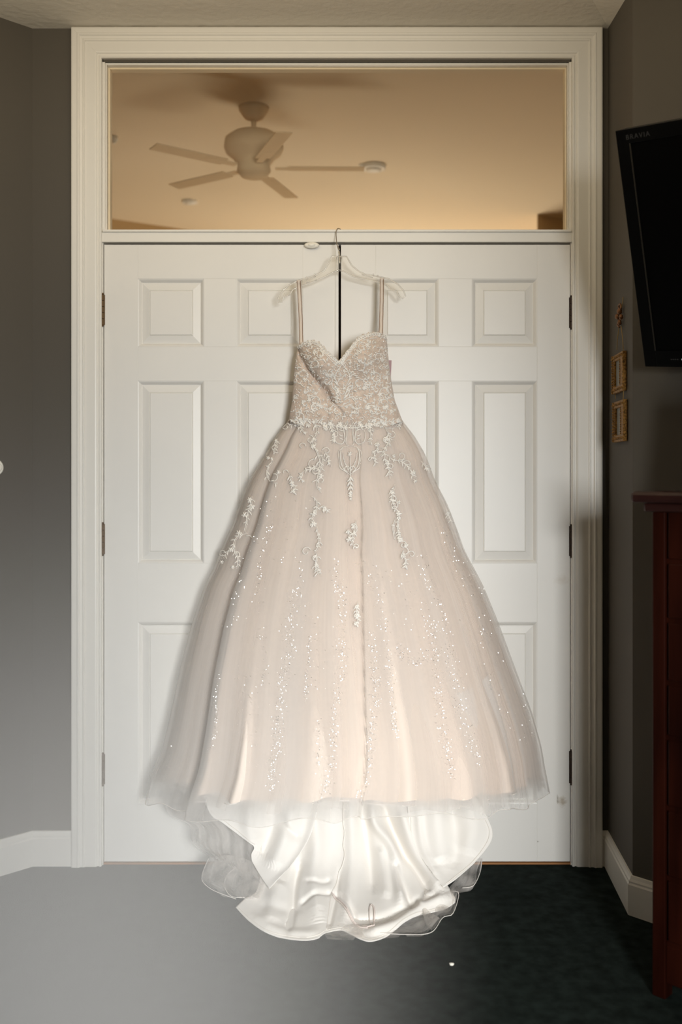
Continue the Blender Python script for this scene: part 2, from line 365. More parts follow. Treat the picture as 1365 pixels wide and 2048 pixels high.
# ceiling fan
fp = Vector((-.41, 1.43, 0))
fan = empty('ceiling_fan', 'tan ceiling fan with long blades seen beyond the transom glass', 'ceiling fan', (fp.x, fp.y, HC))
bm = bmesh.new(); lathe(bm, [(.072, 0), (.07, -.015), (.045, -.05), (.02, -.062)], seg=28); obj('canopy', bm, M_fan, fan, True)
bm = bmesh.new(); lathe(bm, [(.012, -.05), (.012, -.12)], seg=12); obj('downrod', bm, M_fan, fan, True)
bm = bmesh.new(); lathe(bm, [(.03, -.115), (.10, -.125), (.135, -.15), (.14, -.19), (.13, -.215), (.10, -.24), (.075, -.27), (.08, -.30), (.06, -.325), (.02, -.335)], seg=32); obj('motor_housing', bm, M_fan, fan, True)
for k in range(5):
    a = 2*PI*k/5+.02; Mr = Matrix.Rotation(a, 4, 'Z') @ Matrix.Translation((0, 0, -.285)) @ Matrix.Rotation(.08, 4, 'X')
    bm = bmesh.new(); bx(bm, (.16, -.038, -.003), (.52, .038, .003), Mr, bev=.002); blade = obj('blade', bm, M_fan, fan)
    bm = bmesh.new(); bx(bm, (.10, -.018, -.004), (.26, .018, .001), Mr); obj('blade_bracket', bm, M_fan, blade)
def ceil_round(name, label, cat, px, py, r, t):
    d = (HC-CZ)*F/(CY-py); e = empty(name, label, cat, ((px-CX)*d/F, d-CD, HC))
    bm = bmesh.new(); lathe(bm, [(r, 0), (r*.97, -t), (r*.75, -t*1.05)], seg=24); obj('rim', bm, M_fixture, e, True)
    bm = bmesh.new(); lathe(bm, [(r*.7, -t*.8), (r*.6, -t*1.5), (r*.3, -t*1.8)], seg=20); obj('cover', bm, M_fixture, e, True)
ceil_round('smoke_detector', 'white smoke detector on the tan hall ceiling right of the fan', 'smoke detector', 748, 331, .07, .02)
ceil_round('ceiling_vent', 'small white round vent low left on the hall ceiling beyond the glass', 'vent', 380, 402, .05, .012)
ceil_round('ceiling_spotlight', 'tiny white ceiling spot at the left edge of the transom glass', 'ceiling light', 229, 273, .018, .02)
ceil_round('ceiling_sensor', 'small pale disc on hall ceiling just left of the smoke detector', 'sensor', 726, 329, .022, .01)

# ------------------------------------------------------------------ THE DRESS
M_satin_in = mat('ivory_satin_lining', (.88, .835, .775), .6, sheen=.1, spec=.2)
M_under = mat('blush_satin', (.88, .745, .64), .6, sheen=.2, spec=.1, var=(3, .06, (4, 4, .6)))
M_bod = mat('blush_bodice_net', (.74, .585, .47), .55, bump=(420, .8, .003), var=(70, .16), sheen=.3)
M_t_in = tulle('blush_tulle_inner', (.93, .865, .81), .25, (26, .7))
M_t_out = tulle('champagne_tulle_outer', (.95, .915, .88), .32, (20, .5))
M_t_hem = tulle('sheer_white_tulle', (.90, .85, .80), .30, (5, 3))
M_hemline = mat('tulle_edge_thread', (.86, .80, .74), .8)
M_lace = mat('ivory_embroidery', (.95, .885, .80), .5, sheen=.5)
M_bead = mat('crystal_beads', (.93, .90, .85), .12, spec=1.0, coat=1)
M_seq = mat('silver_sequins', (1, .97, .92), .38, metal=.9)
M_strapm = mat('blush_strap', (.74, .63, .53), .6, bump=(500, .5, .002))
M_seam = mat('seam_thread', (.80, .74, .67), .7)

dress = empty('wedding_dress', 'champagne strapped ball gown with lace bodice and sequinned tulle hanging on the white double doors', 'dress', (0, -.12, 0))
inv = Matrix.Translation((0, .12, 0))
def dobj(name, bm, m, smooth=True, kind=None, label=None, parent=None):
    bmesh.ops.transform(bm, matrix=inv, verts=bm.verts); return obj(name, bm, m, dress if parent is None else parent, smooth, kind, label)

LT = [(826,583),(835,578),(844,570),(870,548),(905,529),(953,497),(994,478),(1054,457.6),(1093,439),(1141,420),(1171,403),(1244,378.5),(1340,354),(1420,338.5),(1500,321),(1560,297),(1640,280)]
RT = [(826,799),(835,806),(843,811),(870,833),(908,855),(961,874),(1011,899.5),(1060,918),(1100,931),(1177,971),(1254,1001.5),(1340,1032),(1432,1066),(1497,1083),(1530,1087),(1560,1093),(1640,1105)]
DS = 3.12
def zs(py): return CZ-(py-CY)*DS/F
zl = np.array([zs(p) for p, _ in LT][::-1]); xl = np.array([(x-CX)*DS/F for _, x in LT][::-1])
zr = np.array([zs(p) for p, _ in RT][::-1]); xr = np.array([(x-CX)*DS/F for _, x in RT][::-1])
ZW = zs(822); ZH = .335
def smooth_interp(z, a, b):
    s = 0
    for k, wt in ((-1, .25), (0, .5), (1, .25)): s = s+wt*np.interp(z+k*.018, a, b)
    return s
def sig(v): return 1/(1+np.exp(-np.clip(v, -30, 30)))
def folds(seed, n, amp, wmin, wmax):
    r = random.Random(seed); out = []
    for i in range(n):
        th = -1.75+3.5*(i+.5+r.uniform(-.42, .42))/n
        out.append((th, r.uniform(wmin, wmax), amp*r.uniform(.25, 1.0), r.uniform(-.07, .07), r.uniform(-.12, .6), r.uniform(.6, 1.6)))
    return out
def skirt(name, m, inset, fl, sign, hem, lo=-1.75, hi=1.75, ncol=620, nrow=110, macro=1.0, hemseed=1, widen=0, ztop=None):
    """one cloth layer: half an ellipse in plan that widens to the hem, with the pleats as displacement"""
    rr = random.Random(hemseed); ph = [(rr.uniform(0, 6.28), rr.choice((5, 8, 13, 19, 31)), rr.uniform(.3, 1)) for _ in range(7)]
    th = np.linspace(lo, hi, ncol); rows = []
    hemz = hem(th)+sum(.004*a*np.sin(k*th+p) for p, k, a in ph)
    zt = ztop(th) if ztop else ZW
    for j in range(nrow):
        v = j/(nrow-1); z = zt+(hemz-zt)*v; t = np.clip((ZW-z)/(ZW-ZH), 0, 1.1)
        L = smooth_interp(z, zl, xl); Rr = smooth_interp(z, zr, xr)
        c = .5*(L+Rr)*(1-t*.0); hw = .5*(Rr-L)-inset*(.15+.85*t)+widen*t
        fr = .085+.31*t**.85; bk = .035+.05*t
        yc = -.06-.035*t
        dep = np.where(np.cos(th) > 0, fr-inset*.6*(.2+t), bk)
        x = c+hw*np.sin(th); y = yc-dep*np.cos(th)
        disp = np.zeros_like(th)
        for (t0, wd, am, dr, st, pw) in fl:
            g = np.clip((t-st)/(1-st+1e-6), 0, 1)**pw if st > 0 else np.clip(t, 0, 1)**(.7*pw)
            u = (th-t0-dr*t)/wd
            disp += sign*am*g/(1+u*u)
        # the big lobes: front panel in front of the left side, and the deep valley right of centre
        t1 = -.86; th2 = np.arcsin(np.clip(.22-.17*t, -1, 1))
        tt = np.clip(t, 0, 1)
        side = sig((t1-th)/.010)*np.exp(-np.clip(t1-th, 0, 9)/.55)
        disp += -macro*.15*tt**.6*side
        val = np.where(th < th2, np.exp(-(th2-th)/.13), sig((th2-th)/.006)*2*0)
        disp += -macro*.055*np.clip(tt-.03, 0, 1)**.6*val*sig((th2-th)/.025)
        lf = sig((th-t1)/.010)*np.exp(-np.clip(th-t1, 0, 9)/.10)
        disp += macro*.016*tt**.7*lf
        rs = 1.03; side2 = sig((th-rs)/.012)*np.exp(-np.clip(th-rs, 0, 9)/.5)
        disp += -macro*.04*tt**.8*side2
        nx = np.sin(th); ny = -np.cos(th)
        k = .35+.65*np.abs(np.cos(th))
        x = x+disp*nx*.35; y = y+disp*ny*k
        y = np.minimum(y, -.012)
        rows.append(np.stack([x, y, z*np.ones_like(th)], 1))
    V = np.concatenate(rows); V[:, 1] += .12
    idx = np.arange(nrow*ncol).reshape(nrow, ncol)
    Fq = np.stack([idx[:-1, :-1], idx[1:, :-1], idx[1:, 1:], idx[:-1, 1:]], -1).reshape(-1, 4)
    me = bpy.data.meshes.new(name); me.from_pydata(V.tolist(), [], Fq.tolist())
    uvl = me.uv_layers.new(name='UVMap'); li = np.zeros(len(me.loops), dtype=np.int32); me.loops.foreach_get('vertex_index', li)
    uu = np.tile(np.linspace(0, 1, ncol), nrow); vv = np.repeat(np.linspace(0, 1, nrow), ncol)
    uvl.data.foreach_set('uv', np.stack([uu[li], vv[li]], 1).ravel())
    o = link(name, me, m, dress, True)
    return o, rows[-1]
hem0 = lambda th: .315+.050*np.clip(np.cos(th), 0, 1)**.8
FA = folds(3, 13, .050, .05, .13); FB = folds(11, 15, .040, .035, .12); FC = folds(29, 14, .040, .035, .11)
under, _ = skirt('underskirt', M_under, .050, [(a, b*1.0, c*1.7, d, e, p) for a, b, c, d, e, p in FA], 1, hem0, hemseed=2, ncol=420, nrow=70)
M_fl = mat('ivory_flounce', (.90, .84, .79), .6, spec=.3)
skirt('flounce', M_fl, .040, FA, 1, lambda th: hem0(th)-.006, hemseed=5, lo=.12, hi=1.25, ncol=220, nrow=50, ztop=lambda th: zs(1345)+.02*np.sin(7*th))
skirt('flounce', M_fl, .040, FA, 1, lambda th: hem0(th)-.006, hemseed=5, lo=-.80, hi=.06, ncol=220, nrow=40, ztop=lambda th: zs(1450)+.03*np.sin(5*th))
inner, hi_ = skirt('sequin_tulle', M_t_in, .026, FA, 1, lambda th: hem0(th)-.010+.004*np.sin(9*th), hemseed=4)
mid, hm_ = skirt('middle_tulle', M_t_in, .014, FC, 1, lambda th: hem0(th)-.028, hemseed=9, ncol=480, nrow=80)
outer, ho_ = skirt('outer_tulle', M_t_out, .0, FB, 1, lambda th: hem0(th)-.042-.03*np.clip(-np.sin(th), 0, 1)+.008*np.sin(4*th+1), hemseed=6)
# a thread line along each sheer hem
for nm, rw in (('hem_edge', ho_), ('hem_edge', hi_)):
    bm = bmesh.new(); tube(bm, [Vector(p) for p in rw[::3]], .0011, 4); dobj(nm, bm, M_hemline)

# --- bodice
NK = [(590, 697), (597, 690), (606, 684), (622, 680), (636, 684), (648, 694), (658, 704), (669, 714), (680, 722), (690, 708), (702, 692), (714, 677), (728, 669), (745, 665), (760, 664), (772, 670), (782, 680)]
BL = [(690, 597), (710, 593), (730, 590), (760, 588), (800, 585), (835, 579), (860, 574)]
BR = [(665, 773), (700, 776), (730, 779), (760, 783), (800, 790), (835, 803), (860, 812)]
cre = [(598, 700), (608, 722), (622, 745), (640, 766), (656, 786), (664, 800)]
crs = arclen(cre, 60)
def bodice_depth(px, py, th):
    c = max(math.cos(th), 0); base = 3.155-.075*c**.7
    cup = .056*math.exp(-((px-645)/34)**2-((py-722)/34)**2)+.052*math.exp(-((px-730)/36)**2-((py-712)/38)**2)
    dd = np.hypot(crs[:, 0]-px, crs[:, 1]-py); k = int(dd.argmin()); dist = dd[k]
    below = 1 if (py-crs[k, 1]) > (px-crs[k, 0])*1.0 else -1
    groove = .022*math.exp(-(dist/5.0)**2)+(.016*math.exp(-dist/28) if below > 0 else 0)
    for x0, am in ((655, .004), (705, .004)): base += am*math.exp(-((px-x0)/3.0)**2) if py > 770 else 0
    return base-cup*c+groove+.010*min(max((py-826)/22, 0), 1)
bm = bmesh.new(); nu, nv = 150, 110; grid = []
nkx = [p[0] for p in NK]; nky = [p[1] for p in NK]
for j in range(nv):
    v = j/(nv-1); row = []
    for i in range(nu):
        th = -PI/2+PI*i/(nu-1); s = math.sin(th)
        xt = 685.5+92*s; top = float(np.interp(xt, nkx, nky)); bot = 842+22*max(math.cos(th), 0)**2
        # scalloped lace edge
        top += 1.6*math.sin(xt*.55)+1.0*math.sin(xt*1.27)
        py = bot+(top-bot)*v
        l = np.interp(py, [p[0] for p in BL], [p[1] for p in BL]); r = np.interp(py, [p[0] for p in BR], [p[1] for p in BR])
        px = .5*(l+r)+.5*(r-l)*s
        d = bodice_depth(px, py, th)
        row.append(bm.verts.new(at(px, py, d)))
    grid.append(row)
for j in range(nv-1):
    for i in range(nu-1): bm.faces.new((grid[j][i], grid[j][i+1], grid[j+1][i+1], grid[j+1][i]))
bfront = dobj('bodice', bm, M_bod)
sol = bfront.modifiers.new('thick', 'SOLIDIFY'); sol.thickness = .004; sol.offset = -1
bm = bmesh.new(); g2 = []
for j in range(20):
    v = j/19; row = []
    for i in range(40):
        th = -PI/2+PI*i/39; s = math.sin(th); py = 850+(742-850)*v-(16*abs(s)**3 if v > 0 else 0)*v*2
        l = np.interp(py, [p[0] for p in BL], [p[1] for p in BL]); r = np.interp(py, [p[0] for p in BR], [p[1] for p in BR])
        row.append(bm.verts.new(at(.5*(l+r)+.5*(r-l)*s*.995, py, 3.16+.045*max(math.cos(th), 0))))
    g2.append(row)
for j in range(19):
    for i in range(39): bm.faces.new((g2[j][i], g2[j+1][i], g2[j+1][i+1], g2[j][i+1]))
dobj('bodice_back', bm, M_under)

# --- the cloth surface everything is sewn onto
def bvh_of(objs):
    V, P = [], []
    for o in objs:
        b = len(V); V += [o.matrix_local @ v.co + Vector((0, -.12, 0)) for v in o.data.vertices]; P += [[b+i for i in p.vertices] for p in o.data.polygons]
    return BVHTree.FromPolygons(V, P)
SURF = bvh_of([outer, bfront]); CAM = Vector((0, -CD, CZ))
def drop(px, py, lift=.0012):
    dr = (at(px, py, 3)-CAM).normalized(); h = SURF.ray_cast(CAM, dr)
    if h[0] is None: return None
    n = h[1] if h[1].dot(dr) < 0 else -h[1]
    return h[0]+n*lift, n
K = 3.05/F                       # metres per pixel on the dress
def stroke(bm, P, wpx, taper=True, n=None, flat=.38, lift=.0008, seg=4):
    if len(P) < 3: P = [P[0], ((P[0][0]+P[1][0])/2, (P[0][1]+P[1][1])/2), P[1]]
    n = n or max(4, int(len(P)*2.2)); Q = arclen(P, n); pts, nr, rs = [], [], []
    for i, (x, y) in enumerate(Q):
        h = drop(x, y, lift)
        if h is None: continue
        if pts and (h[0]-pts[-1]).length > .03: break
        pts.append(h[0]); nr.append(h[1]); u = i/(n-1)
        rs.append(max(wpx*1.15*K*.5*((math.sin(PI*min(max(u, .06), .94))**.6) if taper else 1), .0004))
    if len(pts) > 2: tube(bm, pts, rs, seg, flat=flat, nrm=nr)
def leaf(bm, x, y, ang, ln, wpx):
    dx, dy = math.cos(ang), math.sin(ang); b = R.uniform(-.2, .2)*ln
    stroke(bm, [(x, y), (x+dx*ln*.5-dy*b, y+dy*ln*.5+dx*b), (x+dx*ln, y+dy*ln)], wpx, n=5, flat=.45)
def scroll(bm, x, y, r, ang, turns, hand, wpx=2.0):
    """a curl that starts at (x, y) heading ang and winds in to its eye"""
    cx, cy = x-math.sin(ang)*r*hand*-1, y+math.cos(ang)*r*hand*1
    a0 = math.atan2(y-cy, x-cx); P = []
    for i in range(9):
        u = i/8; a = a0+hand*turns*2*PI*u; rr = r*(1-.72*u); P.append((cx+math.cos(a)*rr, cy+math.sin(a)*rr))
    stroke(bm, P, wpx, taper=False, n=15)
    return P[-1]
def flower(bm, x, y, r):
    r *= .72; ph = R.uniform(0, 1.2)
    for k in range(6):
        a = 2*PI*k/6+ph+R.uniform(-.15, .15); leaf(bm, x, y, a, r*R.uniform(.8, 1.15), r*.62)
BEADS = []
def bead(x, y, r=1.3): BEADS.append((x, y, r))
def vine(bm, P, wd=2.0, leaves=7, ll=9, curls=(), fl=(), beads=True):
    stroke(bm, P, wd, n=max(8, len(P)*5))
    stroke(bm, [(x+2.6, y+.5) for x, y in P], wd*.55, n=max(8, len(P)*5))
    Q = arclen(P, leaves+2)
    for i in range(1, leaves+1):
        tx, ty = Q[i+1]-Q[i-1] if i < leaves+1 else Q[i]-Q[i-1]; a = math.atan2(ty, tx)
        for s in (-1, 1):
            if R.random() < .8: leaf(bm, Q[i][0], Q[i][1], a+s*R.uniform(.6, 1.15), ll*R.uniform(.6, 1.2), R.uniform(2.2, 3.6))
        if beads: bead(Q[i][0], Q[i][1], R.uniform(.8, 1.5))
    for x, y, r, a, t, h in curls: scroll(bm, x, y, r, a, t, h, 2.1); bead(x, y, 1.2)
    for x, y, r in fl: flower(bm, x, y, r); bead(x, y, 1.8)
def lace(name='lace_applique', **k): pass
D2 = PI/180
# centre point
bm = bmesh.new()
for s in (-1, 1):
    mx = lambda P: [(700+(x-700)*s, y) for x, y in P]
    stroke(bm, mx([(703, 838), (712, 856), (710, 878), (716, 888), (728, 884), (731, 868), (726, 856)]), 2.6, n=22)
    stroke(bm, mx([(706, 845), (706, 868), (708, 886), (703, 892), (700, 893)]), 2.2, n=14)
    stroke(bm, mx([(702, 892), (716, 896), (719, 912), (717, 928), (712, 938), (704, 944)]), 2.4, n=18)
    stroke(bm, mx([(713, 896), (722, 902), (722, 918), (719, 930)]), 1.6, n=12)
    stroke(bm, mx([(700, 946), (706, 934), (712, 920), (714, 906)]), 2.0, n=12)
    scroll(bm, 700+6*s, 944, 7, (10 if s > 0 else 170)*D2, 1.0, -s, 2.0)
    stroke(bm, mx([(700, 950), (710, 942), (719, 936), (722, 926)]), 2.2, n=10)
    for y0 in (862, 872, 880): leaf(bm, 700+13*s, y0, (0 if s > 0 else PI)-s*.4, 10, 3)
    for k, (yy, ll) in enumerate(((956, 13), (966, 12), (976, 10), (985, 8))): leaf(bm, 701, yy-4, (60 if s > 0 else 120)*D2, ll, 4.2)
    for k in range(9): bead(700+s*(16-1.5*k), 900+7*k, 1.1)
    flower(bm, 700+20*s, 848, 8)
flower(bm, 700, 908, 7); flower(bm, 701, 990, 7); flower(bm, 702, 998, 5); stroke(bm, [(700, 900), (701, 950), (702, 996)], 2.0, n=18)
dobj('lace_applique', bm, M_lace)
MOT = [
 # left of centre
 ([(628, 838), (634, 862), (626, 886), (634, 905), (640, 925), (636, 948)], 8, 11, [(620, 870, 9, 0, 1, 1), (634, 880, 9, 2.5, 1, -1), (612, 893, 8, 1.5, .8, -1), (645, 900, 9, 1.3, .7, 1)], [(626, 893, 8), (616, 851, 8), (650, 855, 8)]),
 ([(641, 905), (645, 925), (636, 950), (634, 972), (642, 986)], 5, 10, [(640, 948, 10, 1.2, .8, -1), (636, 962, 7, 1.6, .8, 1)], [(642, 952, 8), (640, 978, 5)]),
 ([(638, 928), (622, 938), (606, 941)], 3, 10, [(628, 918, 12, 3.0, .7, -1)], []),
 ([(608, 942), (600, 952), (605, 964)], 3, 8, [], [(606, 962, 5)]),
 ([(579, 946), (582, 960), (588, 974), (586, 988)], 6, 9, [(577, 945, 7, 1.6, .6, -1)], [(584, 968, 8), (587, 982, 7)]),
 # right of centre
 ([(762, 838), (772, 858), (780, 878), (772, 893), (764, 908), (752, 918)], 8, 11, [(784, 862, 8, 0, 1, 1), (778, 885, 8, 1, 1, -1), (752, 850, 9, 2.5, .8, 1)], [(772, 878, 8), (748, 842, 8), (786, 847, 7)]),
 ([(752, 905), (748, 915), (752, 930)], 4, 8, [(748, 918, 7, 1.8, .7, -1)], []),
 ([(768, 900), (770, 918), (776, 935), (780, 948), (778, 958)], 6, 9, [(776, 938, 8, 2.2, .8, 1)], [(775, 925, 7)]),
 ([(774, 908), (786, 920), (800, 922), (812, 930), (822, 942), (830, 958)], 8, 9, [(800, 920, 9, -.3, .9, -1), (806, 926, 10, 1.2, .7, 1)], [(826, 945, 9), (831, 962, 6), (788, 912, 6)]),
 # left hip
 ([(618, 828), (612, 840), (598, 848), (584, 848), (576, 856)], 5, 8, [(580, 850, 9, 2.0, 1.1, -1), (586, 846, 7, 1.5, 1, 1)], [(584, 842, 6)]),
 ([(552, 876), (553, 888), (548, 903), (556, 905)], 4, 8, [(551, 890, 7, 3.0, .8, -1)], [(553, 882, 6)]),
 ([(538, 916), (545, 922), (536, 935), (534, 950), (540, 962), (552, 968), (556, 976)], 6, 9, [(544, 962, 10, -.4, .8, -1)], [(537, 916, 6), (544, 918, 5), (557, 945, 6)]),
 ([(503, 992), (502, 1010), (496, 1026), (492, 1048), (488, 1066)], 9, 11, [], [(500, 1000, 9), (505, 1014, 8), (490, 1030, 9)]),
 ([(494, 1066), (478, 1072), (470, 1080), (466, 1094), (456, 1104), (446, 1118)], 7, 10, [(452, 1106, 8, 1.8, .9, -1), (494, 1072, 8, .6, .8, 1)], [(478, 1066, 8), (462, 1100, 8), (444, 1124, 6)]),
 ([(468, 1086), (470, 1104), (476, 1120), (474, 1138)], 5, 9, [(478, 1114, 9, .8, .5, -1)], [(466, 1134, 6)]),
 # left centre drop
 ([(622, 992), (632, 1000), (633, 1016), (626, 1030), (622, 1044)], 6, 9, [(640, 1016, 8, 1.2, .9, 1)], [(628, 1028, 8), (627, 1048, 10)]),
 ([(638, 1014), (648, 1016), (660, 1026)], 2, 10, [], [(650, 1018, 6)]),
 ([(632, 1052), (636, 1066), (638, 1082), (634, 1098), (628, 1106)], 6, 7, [(622, 1100, 10, 1.9, 1.0, -1), (634, 1094, 8, 2.0, .6, 1)], [(625, 1048, 8)]),
 ([(634, 1104), (633, 1118), (631, 1132), (638, 1150)], 9, 10, [(632, 1122, 7, 3.2, .9, 1)], [(632, 1128, 6)]),
 # centre drop
 ([(712, 1040), (709, 1056), (706, 1072), (704, 1086), (712, 1098)], 8, 9, [(698, 1062, 10, -1.2, 1.0, -1), (708, 1090, 6, 1.0, .8, 1)], [(698, 1078, 9), (706, 1052, 7), (696, 1064, 7)]),
 # right drop
 ([(790, 968), (786, 982), (784, 996), (788, 1010), (794, 1026)], 7, 9, [(778, 1004, 12, .9, .9, 1), (786, 990, 8, 0, .8, 1)], [(784, 984, 7), (798, 1026, 9), (798, 1004, 6)]),
 ([(798, 1030), (795, 1048), (797, 1066), (802, 1084)], 12, 6, [(804, 1082, 8, .3, 1, 1), (808, 1094, 9, .2, .9, 1)], [(798, 1036, 7), (802, 1080, 8), (813, 1090, 7)]),
 ([(792, 1034), (786, 1056), (790, 1080)], 2, 5, [], []),
 ([(804, 1102), (808, 1114), (812, 1124), (810, 1138)], 8, 10, [(816, 1106, 8, 1.2, .9, 1)], [(808, 1112, 6)]),
 ([(842, 922), (852, 934), (862, 942)], 3, 9, [], [(854, 938, 6)]),
 ([(716, 1204), (713, 1222), (716, 1240), (711, 1254)], 8, 8, [], [(714, 1214, 7), (715, 1232, 7), (712, 1246, 6)]),
 ([(892, 1020), (898, 1032), (902, 1044)], 4, 8, [], [(896, 1028, 6)]),
]
MOT += [
 ([(656, 838), (662, 856), (668, 872), (664, 888)], 6, 9, [(670, 862, 7, 0, 1, 1)], [(660, 848, 7), (668, 880, 5)]),
 ([(742, 838), (738, 854), (742, 872), (738, 890)], 6, 9, [(746, 864, 7, 1, 1, -1)], [(740, 850, 7)]),
 ([(604, 838), (602, 856), (610, 868)], 5, 9, [], [(604, 846, 7), (610, 866, 5)]),
 ([(798, 836), (800, 846), (794, 856)], 4, 8, [], [(796, 842, 7)]),
 ([(584, 838), (640, 846), (700, 856), (760, 846), (802, 838)], 26, 8, [], [(600, 840, 6), (648, 848, 6), (680, 852, 6), (724, 852, 6), (768, 846, 6)]),
 ([(648, 900), (656, 915), (660, 934)], 4, 8, [], [(658, 926, 5)]),
 ([(756, 880), (754, 898), (746, 908)], 5, 8, [], [(754, 890, 6)])]
for P, lv, ll, cu, fl in MOT:
    bm = bmesh.new(); vine(bm, P, 2.2, lv, ll, cu, fl)
    if len(bm.verts): dobj('lace_applique', bm, M_lace)
    else: bm.free()
# bodice covered in lace: mirrored scrolls in the middle and a dense field
bm = bmesh.new()
for s in (-1, 1):
    mx = lambda P: [(685+(x-685)*s, y) for x, y in P]
    for P in ([(685, 752), (693, 742), (700, 752), (696, 766), (689, 776)], [(687, 800), (692, 786), (704, 776), (706, 764)], [(685, 728), (692, 738), (700, 744)],
              [(687, 802), (697, 796), (708, 794), (716, 802)], [(690, 812), (702, 810), (712, 818), (724, 814)]): stroke(bm, mx(P), 2.4, n=12)
    for k in range(8): leaf(bm, 685+s*(4+k*1.5), 800-k*7, (-50 if s > 0 else -130)*D2, 12, 3)
inside = lambda x, y: (np.interp(y, [p[0] for p in BL], [p[1] for p in BL])+3 < x < np.interp(y, [p[0] for p in BR], [p[1] for p in BR])-3) and y > np.interp(x, nkx, nky)+3
for (x, y, r, a, t, h) in [(618, 800, 14, 1.2, 1, 1), (610, 760, 12, .4, 1, -1), (640, 812, 11, 2, 1, -1), (655, 750, 12, 0, 1, 1), (730, 775, 13, 1, 1, -1), (760, 790, 12, 2, 1, 1), (748, 745, 12, .3, 1, 1),
                           (765, 720, 10, 1, 1, -1), (622, 735, 11, 2, 1, 1), (735, 815, 12, 1, 1, 1), (770, 815, 10, .2, 1, -1), (630, 705, 10, 1, 1, 1), (735, 690, 11, 2, 1, -1), (720, 722, 12, 0, 1, 1), (600, 825, 10, 0, 1, 1)]:
    scroll(bm, x, y, r, a, t, h, 2.2); flower(bm, x, y, 7)
n = 0
while n < 520:
    x = R.uniform(585, 800); y = R.uniform(668, 862)
    if (not inside(x, y)) or (y > 846+14*math.sin(x*.11)+6*math.sin(x*.31)): continue
    n += 1; q = R.random()
    if q < .55: leaf(bm, x, y, R.uniform(0, 6.28), R.uniform(5, 11), R.uniform(1.8, 3.2))
    elif q < .8: scroll(bm, x, y, R.uniform(3.5, 6.5), R.uniform(0, 6.28), R.uniform(.5, .9), R.choice((-1, 1)), 1.6)
    else: flower(bm, x, y, R.uniform(3, 5))
dobj('bodice_lace', bm, M_lace, label='ivory scroll lace over the bodice', kind='stuff')
# scalloped beaded trim along the neckline
bm = bmesh.new(); Q = arclen(NK[1:-1], 46)
for i, (x, y) in enumerate(Q):
    P = [(x+3.4*math.cos(a), y+4+3.4*math.sin(a)) for a in np.linspace(0, 2*PI, 8)]; stroke(bm, P, 1.8, False, n=9)
    bead(x, y+4, 1.7)
    if i % 2: bead(x+2, y+9, 1.2)
for off in (7, 12): stroke(bm, [(x, y+off) for x, y in Q[4:-4]], 1.6, False, n=80)
dobj('neckline_trim', bm, M_lace)
n = 0
while n < 950:
    x = R.uniform(585, 803); y = R.uniform(668, 860)
    if not inside(x, y) and y < 835: continue
    n += 1; bead(x, y, R.choice((.8, .9, 1.0, 1.2, 1.6)))
def ico():
    t = bmesh.new(); bmesh.ops.create_icosphere(t, subdivisions=1, radius=1); vs = [v.co.copy() for v in t.verts]; fs = [[v.index for v in f.verts] for f in t.faces]; t.free(); return vs, fs
IV, IF = ico(); V, P = [], []
for x, y, r in BEADS:
    h = drop(x, y, .0018)
    if h is None: continue
    b = len(V); V += [h[0]+v*(r*K)+Vector((0, .12, 0)) for v in IV]; P += [[b+i for i in f] for f in IF]
me = bpy.data.meshes.new('beads'); me.from_pydata([tuple(v) for v in V], [], P); link('beads', me, M_bead, dress, True, kind='stuff')

# --- sequins: tiny discs in runs down the pleats
RUNS = [([(560, 985), (535, 1010), (515, 1060), (500, 1110), (485, 1150), (470, 1215), (458, 1260)], 46, 9), ([(548, 1040), (525, 1100), (520, 1140), (515, 1190)], 44, 6),
 ([(440, 1350), (434, 1385), (432, 1415), (432, 1450), (424, 1500)], 55, 5), ([(588, 1180), (584, 1230), (572, 1330), (560, 1400), (556, 1460), (548, 1530), (542, 1590)], 190, 11),
 ([(590, 1110), (605, 1150), (596, 1200)], 16, 6), ([(622, 1270), (616, 1330), (612, 1400)], 44, 4), ([(668, 1120), (672, 1150), (684, 1200), (682, 1260), (686, 1320), (676, 1380), (672, 1440), (662, 1530), (650, 1590)], 190, 9),
 ([(640, 1440), (636, 1500), (640, 1560)], 26, 5), ([(745, 1270), (748, 1300), (752, 1380), (746, 1440), (740, 1500), (732, 1560), (720, 1592)], 150, 8),
 ([(780, 1360), (786, 1400), (790, 1470)], 38, 8), ([(740, 1150), (765, 1220), (772, 1290), (790, 1390), (800, 1460), (812, 1520), (822, 1585)], 110, 10),
 ([(842, 1110), (860, 1160), (885, 1220), (900, 1290), (915, 1380), (935, 1460), (960, 1535)], 140, 12), ([(862, 1240), (870, 1300), (876, 1360), (885, 1440), (895, 1500), (905, 1555)], 130, 10),
 ([(880, 1040), (905, 1100), (935, 1160), (955, 1230), (980, 1340), (1010, 1420), (1050, 1490)], 80, 16), ([(800, 1290), (830, 1330), (850, 1300)], 40, 14),
 ([(900, 1060), (930, 1120), (970, 1220), (1005, 1320)], 36, 14), ([(1042, 1370), (1052, 1410), (1062, 1440), (1070, 1480)], 14, 4), ([(640, 970), (560, 1080), (500, 1240)], 22, 30),
 ([(470, 1330), (500, 1420), (480, 1580)], 28, 30), ([(520, 1250), (530, 1340), (520, 1380)], 22, 8), ([(720, 1120), (820, 1200), (900, 1350)], 50, 45), ([(610, 1200), (640, 1300), (640, 1380)], 24, 20), ([(345, 1480), (338, 1520), (334, 1562)], 5, 3)]
V, P = [], []
